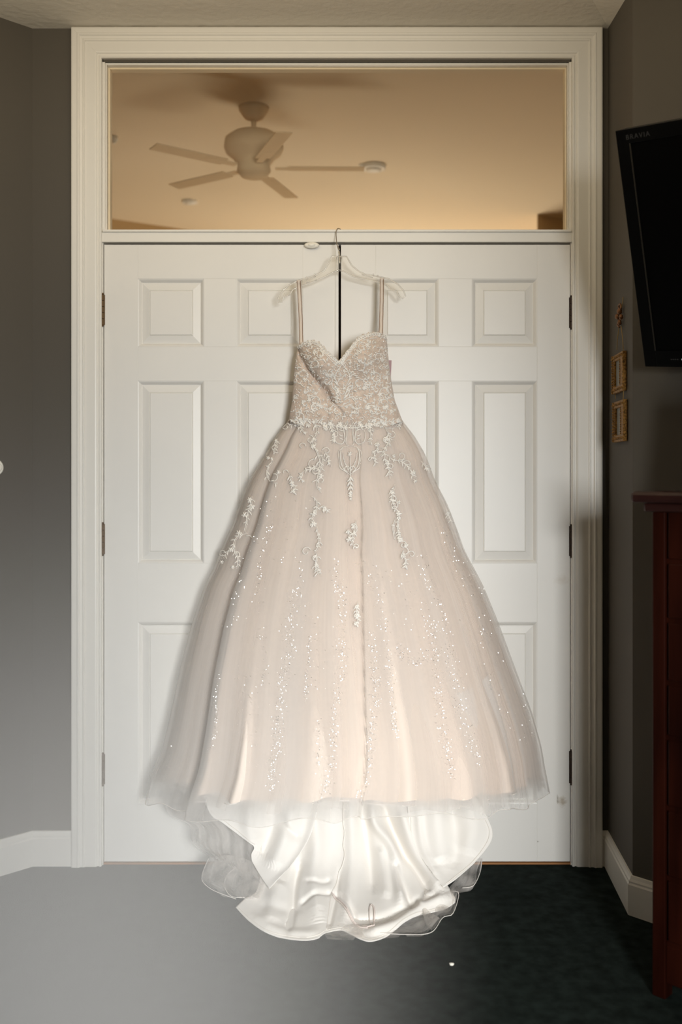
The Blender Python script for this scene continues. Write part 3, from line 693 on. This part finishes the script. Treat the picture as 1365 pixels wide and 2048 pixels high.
for path, cnt, spread in RUNS:
    Q = arclen(path, 200)
    for _ in range(int(cnt*1.7)):
        x, y = Q[R.randrange(200)]; x += R.gauss(0, spread*.6); y += R.gauss(0, 3)
        h = drop(x, y, .0008)
        if h is None: continue
        n = (((CAM-h[0]).normalized()+(Vector((.98, -4.9, 1.45))-h[0]).normalized()).normalized()+Vector((R.gauss(0, .04), 0, R.gauss(0, .04)))).normalized() if R.random() < .22 else (h[1]+Vector((R.uniform(-.5, .5), R.uniform(-.3, .1), R.uniform(-.5, .5)))).normalized(); u = n.orthogonal().normalized(); v = n.cross(u)
        rr = R.uniform(.0006, .0011); el = R.choice((1, 1, 1.6)); b = len(V)
        V += [h[0]+n*.0008+u*math.cos(a)*rr+v*math.sin(a)*rr*el+Vector((0, .12, 0)) for a in [k*PI/3 for k in range(6)]]; P.append([b+k for k in range(6)])
me = bpy.data.meshes.new('sequins'); me.from_pydata([tuple(v) for v in V], [], P); link('sequins', me, M_seq, dress, kind='stuff')

# --- the train: satin lining seen from inside, lying out over the carpet
YT = [(1500, -.10), (1560, -.105), (1600, -.115), (1640, -.135), (1680, -.16), (1700, -.175), (1725, -.20), (1750, -.235), (1775, -.285), (1800, -.335), (1825, -.395), (1850, -.455), (1870, -.505), (1890, -.55), (1920, -.60)]
ya = [p[0] for p in YT]; yb = [p[1] for p in YT]
def train_pt(px, py, off=0, lift=0):
    y = sum(np.interp(py+k, ya, yb) for k in (-24, -16, -8, 0, 8, 16, 24))/7-off; p = at(px, py, CD+y)
    if lift:
        k = float(np.interp(py, [1600, 1800], [0, 1])); p = p+Vector((0, -lift*(1-.55*k), lift*.55*k))
    if p.z < .004:                                        # keep on the carpet, along the same ray
        d = F*(CZ-.004)/(py-CY); p = at(px, py, d)
    return p
def coons(bm, T, B, L, Rr, nu, nv, dispf, off=0, uvs=None):
    T = arclen(T, nu); B = arclen(B, nu); L = arclen(L, nv); Rr = arclen(Rr, nv); g = []
    for j in range(nv):
        v = j/(nv-1); row = []
        for i in range(nu):
            u = i/(nu-1)
            p = (1-v)*T[i]+v*B[i]+(1-u)*L[j]+u*Rr[j]-((1-u)*(1-v)*T[0]+u*(1-v)*T[-1]+(1-u)*v*B[0]+u*v*B[-1])
            row.append(bm.verts.new(train_pt(p[0], p[1], off, dispf(p[0], p[1], u, v))))
        g.append(row)
    uvl = bm.loops.layers.uv.verify()
    for j in range(nv-1):
        for i in range(nu-1):
            f = bm.faces.new((g[j][i], g[j+1][i], g[j+1][i+1], g[j][i+1]))
            for l, (a, b) in zip(f.loops, ((i, j), (i, j+1), (i+1, j+1), (i+1, j))): l[uvl].uv = (a/nu, b/nv)
    return g
def ridge_field(RD):
    RR = [(arclen(P, 50), a, w) for P, a, w in RD]
    def f(x, y, u=0, v=0):
        s = 0
        for Q, a, wd in RR:
            dd = np.hypot(Q[:, 0]-x, Q[:, 1]-y); k = int(dd.argmin()); fade = min(k, 49-k)/49
            s += 1.35*a*math.exp(-(dd[k]/wd)**2)*min(1, .25+fade*6)
        return s
    return f
main_f = ridge_field([
 ([(744, 1590), (748, 1640), (786, 1695), (799, 1772), (806, 1820)], .030, 12), ([(722, 1590), (730, 1650), (741, 1727), (745, 1790)], -.022, 11),
 ([(765, 1600), (785, 1660), (809, 1708), (835, 1740), (866, 1790)], -.024, 8), ([(800, 1600), (822, 1680), (850, 1740), (890, 1790)], .034, 15),
 ([(790, 1720), (806, 1775), (828, 1814)], -.020, 7), ([(760, 1690), (770, 1750), (772, 1800)], .014, 10), ([(700, 1600), (704, 1680), (700, 1760), (690, 1850)], .016, 12),
 ([(626, 1600), (634, 1680), (628, 1760), (640, 1850)], .030, 19), ([(600, 1722), (589, 1772), (585, 1817), (575, 1862)], -.026, 8), ([(560, 1760), (548, 1800), (540, 1850)], .020, 18),
 ([(599, 1808), (630, 1795), (665, 1785)], -.014, 5), ([(612, 1763), (640, 1768), (662, 1760)], -.010, 5), ([(668, 1785), (690, 1800), (720, 1850)], -.012, 5), ([(680, 1740), (672, 1790), (656, 1860)], -.012, 6),
 ([(700, 1842), (760, 1838), (820, 1812), (866, 1790)], -.018, 9), ([(730, 1868), (790, 1850), (850, 1812), (900, 1795)], .022, 10), ([(835, 1814), (850, 1795), (868, 1784)], .018, 7), ([(520, 1810), (560, 1820), (610, 1815)], -.008, 10),
 ([(500, 1830), (560, 1862), (640, 1868)], .010, 9)])
bm = bmesh.new()
coons(bm, [(470, 1530), (600, 1530), (700, 1530), (860, 1530)], [(472, 1815), (499, 1843), (534, 1867), (570, 1877), (609, 1881), (636, 1877), (654, 1866), (680, 1861), (700, 1868), (722, 1879), (744, 1883), (777, 1872), (809, 1849), (836, 1834), (862, 1826), (890, 1819), (911, 1806)],
      [(470, 1530), (500, 1640), (520, 1720), (514, 1780), (489, 1798), (472, 1815)], [(860, 1530), (866, 1660), (880, 1740), (900, 1780), (911, 1797), (911, 1806)], 200, 150, main_f)
lf = ridge_field([([(540, 1590), (545, 1650), (520, 1720)], -.020, 14), ([(500, 1600), (500, 1650), (508, 1690)], .014, 16), ([(585, 1600), (575, 1660), (545, 1740)], .022, 17), ([(640, 1600), (618, 1680), (585, 1735), (545, 1774)], .012, 9), ([(560, 1640), (590, 1670), (602, 1674)], -.010, 8)])
coons(bm, [(400, 1560), (500, 1560), (650, 1560)], [(504, 1722), (520, 1750), (538, 1776), (539, 1776)], [(400, 1560), (418, 1624), (447, 1647), (486, 1676), (508, 1693), (503, 1708), (504, 1722)],
      [(650, 1560), (634, 1630), (616, 1682), (578, 1737), (539, 1776)], 80, 80, lf, off=.028)
rf = ridge_field([([(870, 1590), (875, 1660), (885, 1730)], .020, 22), ([(930, 1590), (945, 1650), (930, 1710)], .016, 24), ([(900, 1600), (915, 1680), (905, 1740)], -.010, 14), ([(835, 1600), (845, 1690), (880, 1760)], .010, 8)])
coons(bm, [(812, 1560), (880, 1560), (945, 1560)], [(888, 1773), (889, 1774), (912, 1759), (947, 1729)], [(812, 1560), (822, 1669), (851, 1727), (888, 1773)],
      [(945, 1560), (962, 1604), (977, 1637), (986, 1663), (980, 1688), (947, 1729)], 80, 80, rf, off=.030)
# small turned-up piece at the right hem
coons(bm, [(930, 1545), (980, 1540), (1015, 1545)], [(960, 1600), (975, 1588), (1000, 1570), (1016, 1560)], [(930, 1545), (942, 1575), (960, 1600)], [(1015, 1545), (1016, 1560)], 24, 16, lambda x, y, u, v: .010*math.sin(6*u), off=.06)
liner = dobj('satin_lining', bm, M_satin_in)
s = liner.modifiers.new('thick', 'SOLIDIFY'); s.thickness = .0016; s.offset = 0
# stitched hem band and the centre-back seam
bm = bmesh.new()
def trainline(bm, P, r, off, lift, n=60, m=None):
    tube(bm, [train_pt(x, y, off, lift(x, y) if callable(lift) else lift)+Vector((0, -.0015, .0008)) for x, y in arclen(P, n)], r, 5, flat=.6)
trainline(bm, [(689, 1560), (687, 1640), (690, 1665), (687, 1690), (690, 1710), (684, 1734), (678, 1745), (672, 1768), (664, 1785), (658, 1820), (653, 1860)], .0022, 0, main_f, 90); dobj('back_seam', bm, M_seam); bm = bmesh.new()
trainline(bm, [(817, 1580), (822, 1620), (823, 1669)], .0012, .030, rf, 20)
dobj('back_seam', bm, M_seam)
bm = bmesh.new()
trainline(bm, [(474, 1812), (501, 1839), (536, 1863), (571, 1872), (609, 1876), (635, 1872), (653, 1861), (680, 1856), (701, 1863), (722, 1874), (744, 1878), (776, 1867), (808, 1844), (835, 1829), (861, 1821), (888, 1814)], .0011, 0, main_f, 120); dobj('hem_stitching', bm, M_seam); bm = bmesh.new()
trainline(bm, [(892, 1768), (912, 1752), (944, 1725), (973, 1686), (979, 1662), (971, 1640)], .0011, .030, rf, 50); dobj('hem_stitching', bm, M_seam); bm = bmesh.new()
trainline(bm, [(422, 1622), (450, 1642), (488, 1671), (510, 1689)], .0011, .028, lf, 30)
dobj('hem_stitching', bm, M_seam)
# bustle ribbon loop
M_ribbon = mat('blush_ribbon', (.80, .68, .62), .4)
for P in ([(664, 1785), (672, 1792), (690, 1815), (706, 1838), (722, 1850), (738, 1855), (750, 1853)], [(666, 1788), (680, 1806), (700, 1834), (716, 1852), (736, 1858)],
          [(746, 1856), (740, 1838), (740, 1818), (744, 1810), (749, 1818), (749, 1838), (748, 1856)]):
    bm = bmesh.new(); tube(bm, [train_pt(x, y, .004, main_f(x, y)+.006) for x, y in arclen(P, 30)], .0026, 5, flat=.4); dobj('bustle_ribbon', bm, M_ribbon, label='thin blush ribbon')
# ruffled tulle at the edge of the train
def ruffle(T, B, L, Rr, off, seed, amp=.014, nu=70, nv=26, m=M_t_hem, k=5):
    bm = bmesh.new(); rr = random.Random(seed); a, b = rr.uniform(0, 6), rr.uniform(0, 6)
    coons(bm, T, B, L, Rr, nu, nv, lambda x, y, u, v: amp*(.3+v)*(math.sin(k*2*PI*u+a)+.6*math.sin(k*3.7*u+b+2*v))*.6+amp*.8, off=off)
    be = [e for e in bm.edges if e.is_boundary]
    o = dobj('tulle_ruffle', bm, m); return o
for off, dx, dy, sd in ((-.01, 0, 0, 1), (-.03, 10, -8, 2), (.006, 16, -2, 3)):
    ruffle([(330+dx, 1560), (420, 1560), (520, 1570)], [(424+dx, 1716+dy), (470, 1740), (520, 1760)], [(330+dx, 1560), (336+dx, 1622), (380+dx, 1650), (386+dx, 1688), (424+dx, 1716+dy)], [(520, 1570), (525, 1680), (520, 1760)], off, sd)
for off, dx, dy, sd in ((0, 0, 0, 4), (-.02, 6, -3, 5), (.008, 14, -4, 6)):
    ruffle([(418+dx, 1716+dy), (470, 1712), (520, 1730)], [(424+dx, 1781+dy), (451+dx, 1793+dy), (490, 1800+dy), (520, 1800)], [(418+dx, 1716+dy), (407+dx, 1745), (406+dx, 1764), (424+dx, 1781+dy)], [(520, 1730), (530, 1765), (520, 1800)], off, sd, amp=.016, k=2)
for off, dx, dy, sd in ((-.012, 0, 0, 7), (-.004, -8, -6, 8)):
    ruffle([(850, 1780), (880, 1790), (905, 1770), (940, 1720)], [(862+dx, 1868+dy), (884+dx, 1838+dy), (906+dx, 1832+dy), (918, 1790), (947, 1776), (962+dx, 1742), (964, 1716)], [(850, 1780), (845, 1830), (862+dx, 1868+dy)], [(940, 1720), (964, 1716)], off, sd, amp=.016, k=4)
    ruffle([(640, 1850), (740, 1850), (850, 1820)], [(655, 1878+dy), (700, 1880+dy), (760, 1878), (809, 1873+dy), (850, 1870+dy), (880, 1838)], [(640, 1850), (655, 1878+dy)], [(850, 1820), (880, 1838)], off, sd+4, amp=.01, k=3)
ruffle([(930, 1530), (1000, 1525), (1085, 1520)], [(968, 1612), (990, 1590), (1040, 1575), (1092, 1558)], [(930, 1530), (950, 1580), (968, 1612)], [(1085, 1520), (1092, 1558)], .05, 21, amp=.02, k=3)
for P in ([(418, 1718), (407, 1745), (406, 1764), (424, 1781), (451, 1793), (473, 1801)], [(473, 1736), (455, 1752), (450, 1775), (463, 1795), (490, 1798)], [(964, 1720), (960, 1746), (947, 1773), (925, 1778)], [(905, 1785), (918, 1790), (906, 1830), (886, 1838), (862, 1868), (812, 1872), (760, 1868)]):
    bm = bmesh.new(); tube(bm, [train_pt(x, y, .003, .012) for x, y in arclen(P, 36)], .0011, 4); dobj('ruffle_edge', bm, M_hemline)

# --- straps
for xs in (((598, 562), (600, 600), (602, 640), (603, 692)), ((764.5, 558), (764, 600), (763, 640), (762, 676))):
    st = None
    for dd, wv in ((-.006, .0062), (.012, .0052)):
        bm = bmesh.new(); Q = arclen(xs, 24); prev = None
        for i, (x, y) in enumerate(Q):
            d = 3.158+dd*min(i/6, 1)-(.01 if i < 1 else 0)+(-.025*max(0, (i-15)/8) if dd < 0 else .02*max(0, (i-15)/8))
            c = at(x+(1.5 if dd > 0 else 0), y-(2 if i == 0 else 0), d); ww = Vector((wv*(1+.08*math.sin(i)), .0008*math.sin(i*1.3), 0))
            a, b = bm.verts.new(c-ww), bm.verts.new(c+ww)
            if prev: bm.faces.new((prev[0], a, b, prev[1]))
            prev = (a, b)
        o = dobj('strap', bm, M_strapm if dd < 0 else M_t_in); sm = o.modifiers.new('t', 'SOLIDIFY'); sm.thickness = .001
        if dd < 0:
            bm = bmesh.new()
            for sx in (-3.6, 3.2): tube(bm, [at(x+sx, y, 3.150-.025*max(0, (i-15)/8)) for i, (x, y) in enumerate(Q)], .0008, 4)
            bmesh.ops.transform(bm, matrix=inv, verts=bm.verts); obj('strap_piping', bm, mat('strap_edge', (.32, .20, .13), .6), o)
# mauve size tag at the right side
bm = bmesh.new(); bx(bm, (-.006, -.0006, -.036), (.006, .0006, .036)); bmesh.ops.transform(bm, matrix=Matrix.Translation(at(779, 743, 3.172)) @ Matrix.Rotation(.05, 4, 'Y'), verts=bm.verts)
dobj('paper_tag', bm, mat('mauve_card', (.42, .27, .28), .7), False, label='mauve paper tag')

# ------------------------------------------------------------------ hanger
hg = empty('clothes_hanger', 'clear plastic clothes hanger with steel hook over the transom ledge', 'hanger', (0, -.08, 1.9))
hinv = Matrix.Translation((0, .08, -1.9))
OUT = [(663.5,513),(661,520),(656,530),(649,541.5),(632.5,550.5),(614,556),(598,560.5),(579,570),(565,583),(557,596),(558,605),(564,604),(567.5,594),(569,588),(574,592),(581,589),(586,579),(597,573.6),(625,564.5),(651,553),(668,544),(679.5,540),
       (690,543.5),(706,552.5),(724,557),(745,561.5),(764,566),(775,571),(784,581),(790,581),(794,583),(799,593),(806,597),(811.5,592),(808,582),(797,569),(778,557.5),(764,554.5),(745,551),(731,548.5),(719,543.5),(704,531),(697,519),(693.5,513)]
DH = 3.165
M_pl = clear('clear_plastic', (.985, .978, .965), .012, .2)
def M_gl():
    m = bpy.data.materials.new('clear_plastic_rim'); m.use_nodes = True; b = m.node_tree.nodes['Principled BSDF']
    b.inputs['Base Color'].default_value = (1, .98, .96, 1); b.inputs['Transmission Weight'].default_value = .95; b.inputs['Roughness'].default_value = .08; b.inputs['IOR'].default_value = 1.4
    return m
M_rim = M_gl()
bm = bmesh.new()
fr = [bm.verts.new(at(x, y, DH-.0012)) for x, y in OUT]; bk = [bm.verts.new(at(x, y, DH+.0012)) for x, y in OUT]
f1 = bm.faces.new(fr); f2 = bm.faces.new(bk[::-1])
for i in range(len(OUT)): bm.faces.new((fr[i], bk[i], bk[(i+1) % len(OUT)], fr[(i+1) % len(OUT)]))
bmesh.ops.triangulate(bm, faces=[f1, f2]); bmesh.ops.transform(bm, matrix=hinv, verts=bm.verts); obj('web', bm, M_pl, hg)
bm = bmesh.new(); tube(bm, [at(x, y, DH) for x, y in OUT], .0021, 8, closed=True, nrm=(0, -1, 0)); bmesh.ops.transform(bm, matrix=hinv, verts=bm.verts); obj('rim', bm, M_rim, hg, True)
for P in ([(674, 514), (675, 540)], [(684, 514), (683, 540)], [(632, 553), (612, 560)], [(634, 560), (613, 566)], [(724, 549), (746, 555)]):
    bm = bmesh.new(); tube(bm, [at(x, y, DH-.002) for x, y in P], .0014, 6); bmesh.ops.transform(bm, matrix=hinv, verts=bm.verts); obj('rib', bm, M_rim, hg, True)
for x, y in ((630, 549), (613.5, 555.5), (747, 549.5), (756, 552)):
    bm = bmesh.new(); lathe(bm, [(.002, -.003), (.0028, 0), (.002, .003)], Matrix.Translation(at(x, y, DH)), 8); bmesh.ops.transform(bm, matrix=hinv, verts=bm.verts); obj('stud', bm, M_rim, hg, True)
bm = bmesh.new()
tube(bm, catmull([at(680, 528, DH-.001), at(680, 506, DH), at(677.5, 500, 3.17), at(674.5, 488, 3.19), at(672.8, 470, 3.222), at(673.5, 461, 3.228), at(677, 456.8, 3.236), at(681.5, 459, 3.243), at(683, 464.2, 3.246)], 40), .0014, 8)
tube(bm, catmull([at(679, 512, DH-.004), at(677.5, 503, DH-.003), at(679, 498, DH-.002), at(674.5, 490, 3.186), at(673.4, 484, 3.195)], 20), .0016, 8)
bmesh.ops.transform(bm, matrix=hinv, verts=bm.verts); obj('hook', bm, M_steel, hg, True)
# oval clip stuck on the door head
cl = empty('door_bumper', 'small white oval plastic bumper at top of left door beside hanger', 'door bumper', at(624, 491, 3.24))
bm = bmesh.new(); lathe(bm, [(.0245, 0), (.0245, .004), (.019, .008), (.008, .0095)], Matrix.Rotation(PI/2, 4, 'X') @ Matrix.Diagonal((1, .42, 1, 1)), 28); obj('body', bm, M_fixture, cl, True)
bm = bmesh.new(); lathe(bm, [(.014, .006), (.012, .011), (.004, .0125)], Matrix.Rotation(PI/2, 4, 'X') @ Matrix.Diagonal((1, .42, 1, 1)), 20); obj('cap', bm, M_fixture, cl, True)

# ------------------------------------------------------------------ television on the angled wall
s_ = 1.0
Rz = Matrix.Rotation(-48.93*D2, 4, 'Z'); Rx = Matrix.Rotation(22.39*D2, 4, 'X'); Ry = Matrix.Rotation(5.68*D2, 4, 'Y')
TD = 2.56; TL = at(1232, 262, TD); H = .6438*TD/2.6; W = 1.06
tvM = Matrix.Translation(TL) @ Rz @ Rx @ Ry
tv = empty('television', 'black flat television tilted down on the dark right wall', 'television', TL)
tv.matrix_world = tvM
def tvbox(n, a, b, m, bev=0, label=None, parent=None):
    bm = bmesh.new(); bx(bm, a, b, None, bev); return obj(n, bm, m, tv if parent is None else parent, label=label)
bz = .036
tvbox('cabinet', (0, .006, -H), (W, .045, 0), M_black, .004)
bm = bmesh.new()
for a, b in (((0, -.002, -H), (bz, .008, 0)), ((W-bz, -.002, -H), (W, .008, 0)), ((bz, -.002, -bz), (W-bz, .008, 0)), ((bz, -.002, -H), (W-bz, .008, -H+.046))): bx(bm, a, b, None, .001)
obj('bezel', bm, M_tvb, tv)
tvbox('screen', (bz, .002, -H+.046), (W-bz, .007, -bz), M_tvs)
bm = bmesh.new(); bx(bm, (bz-.0005, -.0025, -H+.046), (bz+.0012, .003, -bz)); obj('trim_line', bm, M_tvl, tv)
cu = bpy.data.curves.new('logo', 'FONT'); cu.body = 'BRAVIA'; cu.size = .017; cu.extrude = .0003; cu.space_character = 1.25
lo = bpy.data.objects.new('logo', cu); COL.objects.link(lo); lo.parent = tv; lo.location = (.028, -.0026, -.026); lo.rotation_euler = (PI/2, 0, 0); cu.materials.append(M_logo)
bpy.context.view_layer.update()
lm = bpy.data.meshes.new_from_object(lo.evaluated_get(bpy.context.evaluated_depsgraph_get())); lm.materials.clear() if hasattr(lm.materials, 'clear') else None; bpy.data.objects.remove(lo); lo = link('logo', lm, M_logo, tv); lo.location = (.028, -.0026, -.026); lo.rotation_euler = (PI/2, 0, 0)
bm = bmesh.new(); lathe(bm, [(.0028, 0), (.0028, .001)], Matrix.Translation((.115, -.002, -H+.022)) @ Matrix.Rotation(PI/2, 4, 'X'), 10)
obj('power_light', bm, mat('standby_light', (.8, .8, .8), .4, emit=((1, 1, 1), .8)), tv, label='tiny white indicator light')
for x in (.080, .086, .092, .098, .145, .155):
    bm = bmesh.new(); bx(bm, (x, -.0026, -H+.0205), (x+.0038, -.002, -H+.0232)); obj('control_mark', bm, M_logo, tv)
wn = Vector((-1, -1, 0)).normalized()
c0 = tvM @ Vector((W*.5, .04, -H*.5)); wp = c0 - wn*((c0-Vector((RC[0], RC[1], 0))).dot(wn)-.0)
tvi = tvM.inverted()
bm = bmesh.new(); tube(bm, [tvi @ c0, tvi @ wp], .02, 8); obj('wall_bracket', bm, M_black, tv)
bm = bmesh.new(); bx(bm, (W*.35, .04, -H*.75), (W*.65, .055, -H*.25)); obj('mount_plate', bm, M_black, tv)

# ------------------------------------------------------------------ tall chest of drawers
DO = Vector((.762, 2.437-CD, 0)); DM = Matrix.Translation(DO) @ Matrix.Rotation(-PI/4, 4, 'Z')
ch = empty('chest_of_drawers', 'tall dark cherry chest of drawers at the right edge of photo', 'chest of drawers'); ch.matrix_world = DM
CW, CH_, CDp = .95, 1.205, .36
def cb(n, a, b, m, bev=.0, parent=None):
    bm = bmesh.new(); bx(bm, a, b, None, bev); return obj(n, bm, m, ch if parent is None else parent)
cb('carcass', (.004, .012, .07), (CW-.004, CDp, CH_), M_cherry)
cb('post', (0, 0, .0), (.034, .04, CH_), M_cherry, .003); cb('post', (CW-.034, 0, .0), (CW, .04, CH_), M_cherry, .003)
cb('post', (0, CDp-.04, 0), (.034, CDp, CH_), M_cherry, .003); cb('post', (CW-.034, CDp-.04, 0), (CW, CDp, CH_), M_cherry, .003)
cb('top', (-.042, -.034, CH_), (CW+.042, CDp+.005, CH_+.028), M_topwood, .009)
cb('top_moulding', (-.018, -.014, CH_-.022), (CW+.018, CDp, CH_), M_topwood, .007)
zrow = [1.273-(p-950)*2.41/F for p in (1012, 1123, 1241, 1366, 1476, 1617, 1757, 1888)]
for z1, z0 in zip(zrow, zrow[1:]):
    dr = cb('drawer', (.040, .002, z0+.006), (CW-.040, .02, z1-.006), M_cherry, .003)
    for x in (.22, CW-.22):
        bm = bmesh.new(); lathe(bm, [(.006, 0), (.006, .012), (.014, .018), (.014, .026), (.006, .03)], Matrix.Translation((x, .004, (z0+z1)/2)) @ Matrix.Rotation(PI/2, 4, 'X'), 16); obj('knob', bm, M_bronze, dr, True)
    cb('divider_rail', (.034, .006, z0-.006), (CW-.034, .03, z0+.006), M_cherry)
cb('base_rail', (.034, .004, .04), (CW-.034, .03, zrow[-1]-.006), M_cherry, .002)
# black framed object on top of the chest
pf = empty('photo_frame', 'black photo frame standing on the tall chest at right edge', 'photo frame'); pf.matrix_world = DM @ Matrix.Translation((.078, .07, CH_+.031)) @ Matrix.Rotation(-.12, 4, 'X')
def pb(n, a, b, m, bev=0):
    bm = bmesh.new(); bx(bm, a, b, None, bev); return obj(n, bm, m, pf)
bm = bmesh.new()
for a, b in (((0, 0, 0), (.02, .015, .26)), ((.18, 0, 0), (.20, .015, .26)), ((.02, 0, 0), (.18, .015, .02)), ((.02, 0, .24), (.18, .015, .26))): bx(bm, a, b, None, .002)
obj('frame', bm, M_black, pf); pb('picture', (.02, .005, .02), (.18, .01, .24), M_tvs); pb('stand', (.09, .014, .012), (.11, .03, .15), M_black)

# ------------------------------------------------------------------ two gilt frames hanging on a cord on the return wall
wd_ = (Vector((RC[0], RC[1], 0))-Vector((XR, 0, 0))).normalized(); wnr = Vector((wd_.y, -wd_.x, 0))
if wnr.x > 0: wnr = -wnr
def wallpt(px, py, off):
    # point where the pixel's ray meets the return wall plane, off metres proud of it
    p0 = Vector((XR, 0, 0))+wnr*off; dr = (at(px, py, 3)-CAM); t = (p0-CAM).dot(wnr)/dr.dot(wnr); return CAM+dr*t
def gilt(label, px0, px1, py0, py1):
    a = wallpt(px0, (py0+py1)/2, .014); b = wallpt(px1, (py0+py1)/2, .014); w_ = (b-a).length
    ztop = CZ-(py0-CY)*(b.y+CD)/F; zbot = CZ-(py1-CY)*(b.y+CD)/F; h = ztop-zbot
    e = empty('picture_frame', label, 'picture frame'); t = (b-a); t.z = 0; t.normalize()
    Mx = Matrix((( t.x, -wnr.x, 0, a.x), (t.y, -wnr.y, 0, a.y), (0, 0, 1, zbot), (0, 0, 0, 1))); e.matrix_world = Mx
    bm = bmesh.new(); m_ = w_*.25; mz = h*.17
    for p, q in (((0, 0, 0), (m_, .013, h)), ((w_-m_, 0, 0), (w_, .013, h)), ((m_, 0, 0), (w_-m_, .013, mz)), ((m_, 0, h-mz), (w_-m_, .013, h))): bx(bm, p, q, None, .0025)
    obj('moulding', bm, M_gold, e)
    bm = bmesh.new()
    for k in range(15):
        z = mz+(h-2*mz)*(k+.5)/15
        for x in (m_*.85, w_-m_*.85): bmesh.ops.create_icosphere(bm, subdivisions=1, radius=.0024, matrix=Matrix.Translation((x, -.001, z)))
    for k in range(12):
        for z in (mz*.5, h-mz*.5): bmesh.ops.create_icosphere(bm, subdivisions=1, radius=.004, matrix=Matrix.Translation((w_*(k+.5)/12, -.0005, z)))
    for k in range(14): bmesh.ops.create_icosphere(bm, subdivisions=1, radius=.0045, matrix=Matrix.Translation((m_*.4, -.0005, h*(k+.5)/14)))
    obj('beading', bm, M_gold, e, True)
    bm = bmesh.new(); bx(bm, (m_, .006, mz), (w_-m_, .009, h-mz)); obj('picture', bm, M_photo, e)
gilt('upper small gilt picture frame hanging from the bow cord', 1224, 1245.5, 701, 781)
gilt('lower small gilt picture frame hanging beneath the other', 1225.5, 1247, 798, 882)
co = empty('hanging_cord', 'gold cord with bronze bow holding two small gilt frames', 'cord', wallpt(1240, 625, .008)); ci = Matrix.Translation(-co.location)
def cobj(n, bm, m):
    bmesh.ops.transform(bm, matrix=ci, verts=bm.verts); return obj(n, bm, m, co, True)
for P in ([(1247, 594), (1246.5, 602), (1244, 618)], [(1239, 652), (1236, 676), (1234.5, 700)], [(1243, 652), (1246, 676), (1247.5, 700)], [(1232, 781), (1232, 798)], [(1248, 779), (1247.6, 790), (1247, 799)]):
    bm = bmesh.new(); tube(bm, [wallpt(x, y, .008) for x, y in P], .0012, 6); cobj('cord', bm, M_cord)
bm = bmesh.new()
for (x, y, r) in ((1240, 622, .010), (1235.5, 633, .009), (1243, 634, .008), (1240, 645, .008)): bmesh.ops.create_icosphere(bm, subdivisions=2, radius=r, matrix=Matrix.Translation(wallpt(x, y, .010)) @ Matrix.Diagonal((.8, 1, 1.1, 1)))
for v in bm.verts: v.co += Vector((R.uniform(-1, 1), R.uniform(-1, 1), R.uniform(-1, 1)))*.0012
for P in ([(1240, 620), (1238, 612), (1242, 608), (1243, 618)], [(1239, 640), (1236, 650), (1240, 654)]): tube(bm, [wallpt(x, y, .010) for x, y in arclen(P, 10)], .003, 6)
cobj('bow', bm, M_bow)

# ------------------------------------------------------------------ small things
ld = Vector((LW[0]-XL, LW[1], 0)).normalized(); ln = Vector((-ld.y, ld.x, 0))
if ln.x < 0: ln = -ln
dr = at(-9, 935, 3)-CAM; t = (Vector((XL, 0, 0))-CAM).dot(ln)/dr.dot(ln); wpnt = CAM+dr*t
kn = empty('dimmer_dial', 'white round dimmer dial on grey wall at left edge', 'dial', wpnt); q = ln.to_track_quat('Z', 'Y').to_matrix().to_4x4()
bm = bmesh.new(); lathe(bm, [(.026, 0), (.026, .003), (.022, .006), (.021, .006)], q, 28); obj('plate', bm, M_fixture, kn, True)
bm = bmesh.new(); lathe(bm, [(.015, .005), (.014, .018), (.011, .02)], q, 24); obj('knob', bm, M_fixture, kn, True)
bm = bmesh.new(); bmesh.ops.create_icosphere(bm, subdivisions=2, radius=.006, matrix=Matrix.Diagonal((1.1, .8, .6, 1)))
for v in bm.verts: v.co *= R.uniform(.8, 1.2)
li = obj('lint_speck', bm, M_fixture, None, True); p = at(904, 1932, F*CZ/(1932-CY)); li.location = (p.x, p.y, .005)
tag(li, 'tiny white speck of lint on the dark green carpet', 'lint')
# ------------------------------------------------------------------ added volume for the pale veil at lower left, lit by an added spot
HCN, HR = Vector((-.37, -2.10, .66)), Vector((.57, .60, .80))
hm = bpy.data.materials.new('pale_veil'); hm.use_nodes = True; nt = hm.node_tree; N = nt.nodes; L = nt.links; N.clear()
out = N.new('ShaderNodeOutputMaterial'); vs = N.new('ShaderNodeVolumeScatter'); vs.inputs['Color'].default_value = (.98, .955, .915, 1); vs.inputs['Anisotropy'].default_value = 0
tc = N.new('ShaderNodeTexCoord'); mp = N.new('ShaderNodeMapping'); mp.inputs['Scale'].default_value = (1/HR.x, 1/HR.y, 1/HR.z); L.new(tc.outputs['Object'], mp.inputs[0])
ln_ = N.new('ShaderNodeVectorMath'); ln_.operation = 'LENGTH'; L.new(mp.outputs[0], ln_.inputs[0])
mr = N.new('ShaderNodeMapRange'); mr.interpolation_type = 'SMOOTHSTEP'; mr.inputs['From Min'].default_value = 1; mr.inputs['From Max'].default_value = 0; mr.inputs['To Min'].default_value = 0; mr.inputs['To Max'].default_value = 1.15
L.new(ln_.outputs['Value'], mr.inputs['Value']); L.new(mr.outputs[0], vs.inputs['Density']); L.new(vs.outputs[0], out.inputs['Volume'])
bm = bmesh.new(); bx(bm, (-HR.x, -HR.y, -HR.z), (HR.x, HR.y, HR.z)); hz = obj('veil_haze', bm, hm, kind='stuff'); hz.location = HCN
tag(hz, 'added soft volume for the pale veil at the lower left of the doors', 'veil_haze')
print('tris', sum(len(o.data.polygons) for o in bpy.data.objects if o.type == 'MESH'))
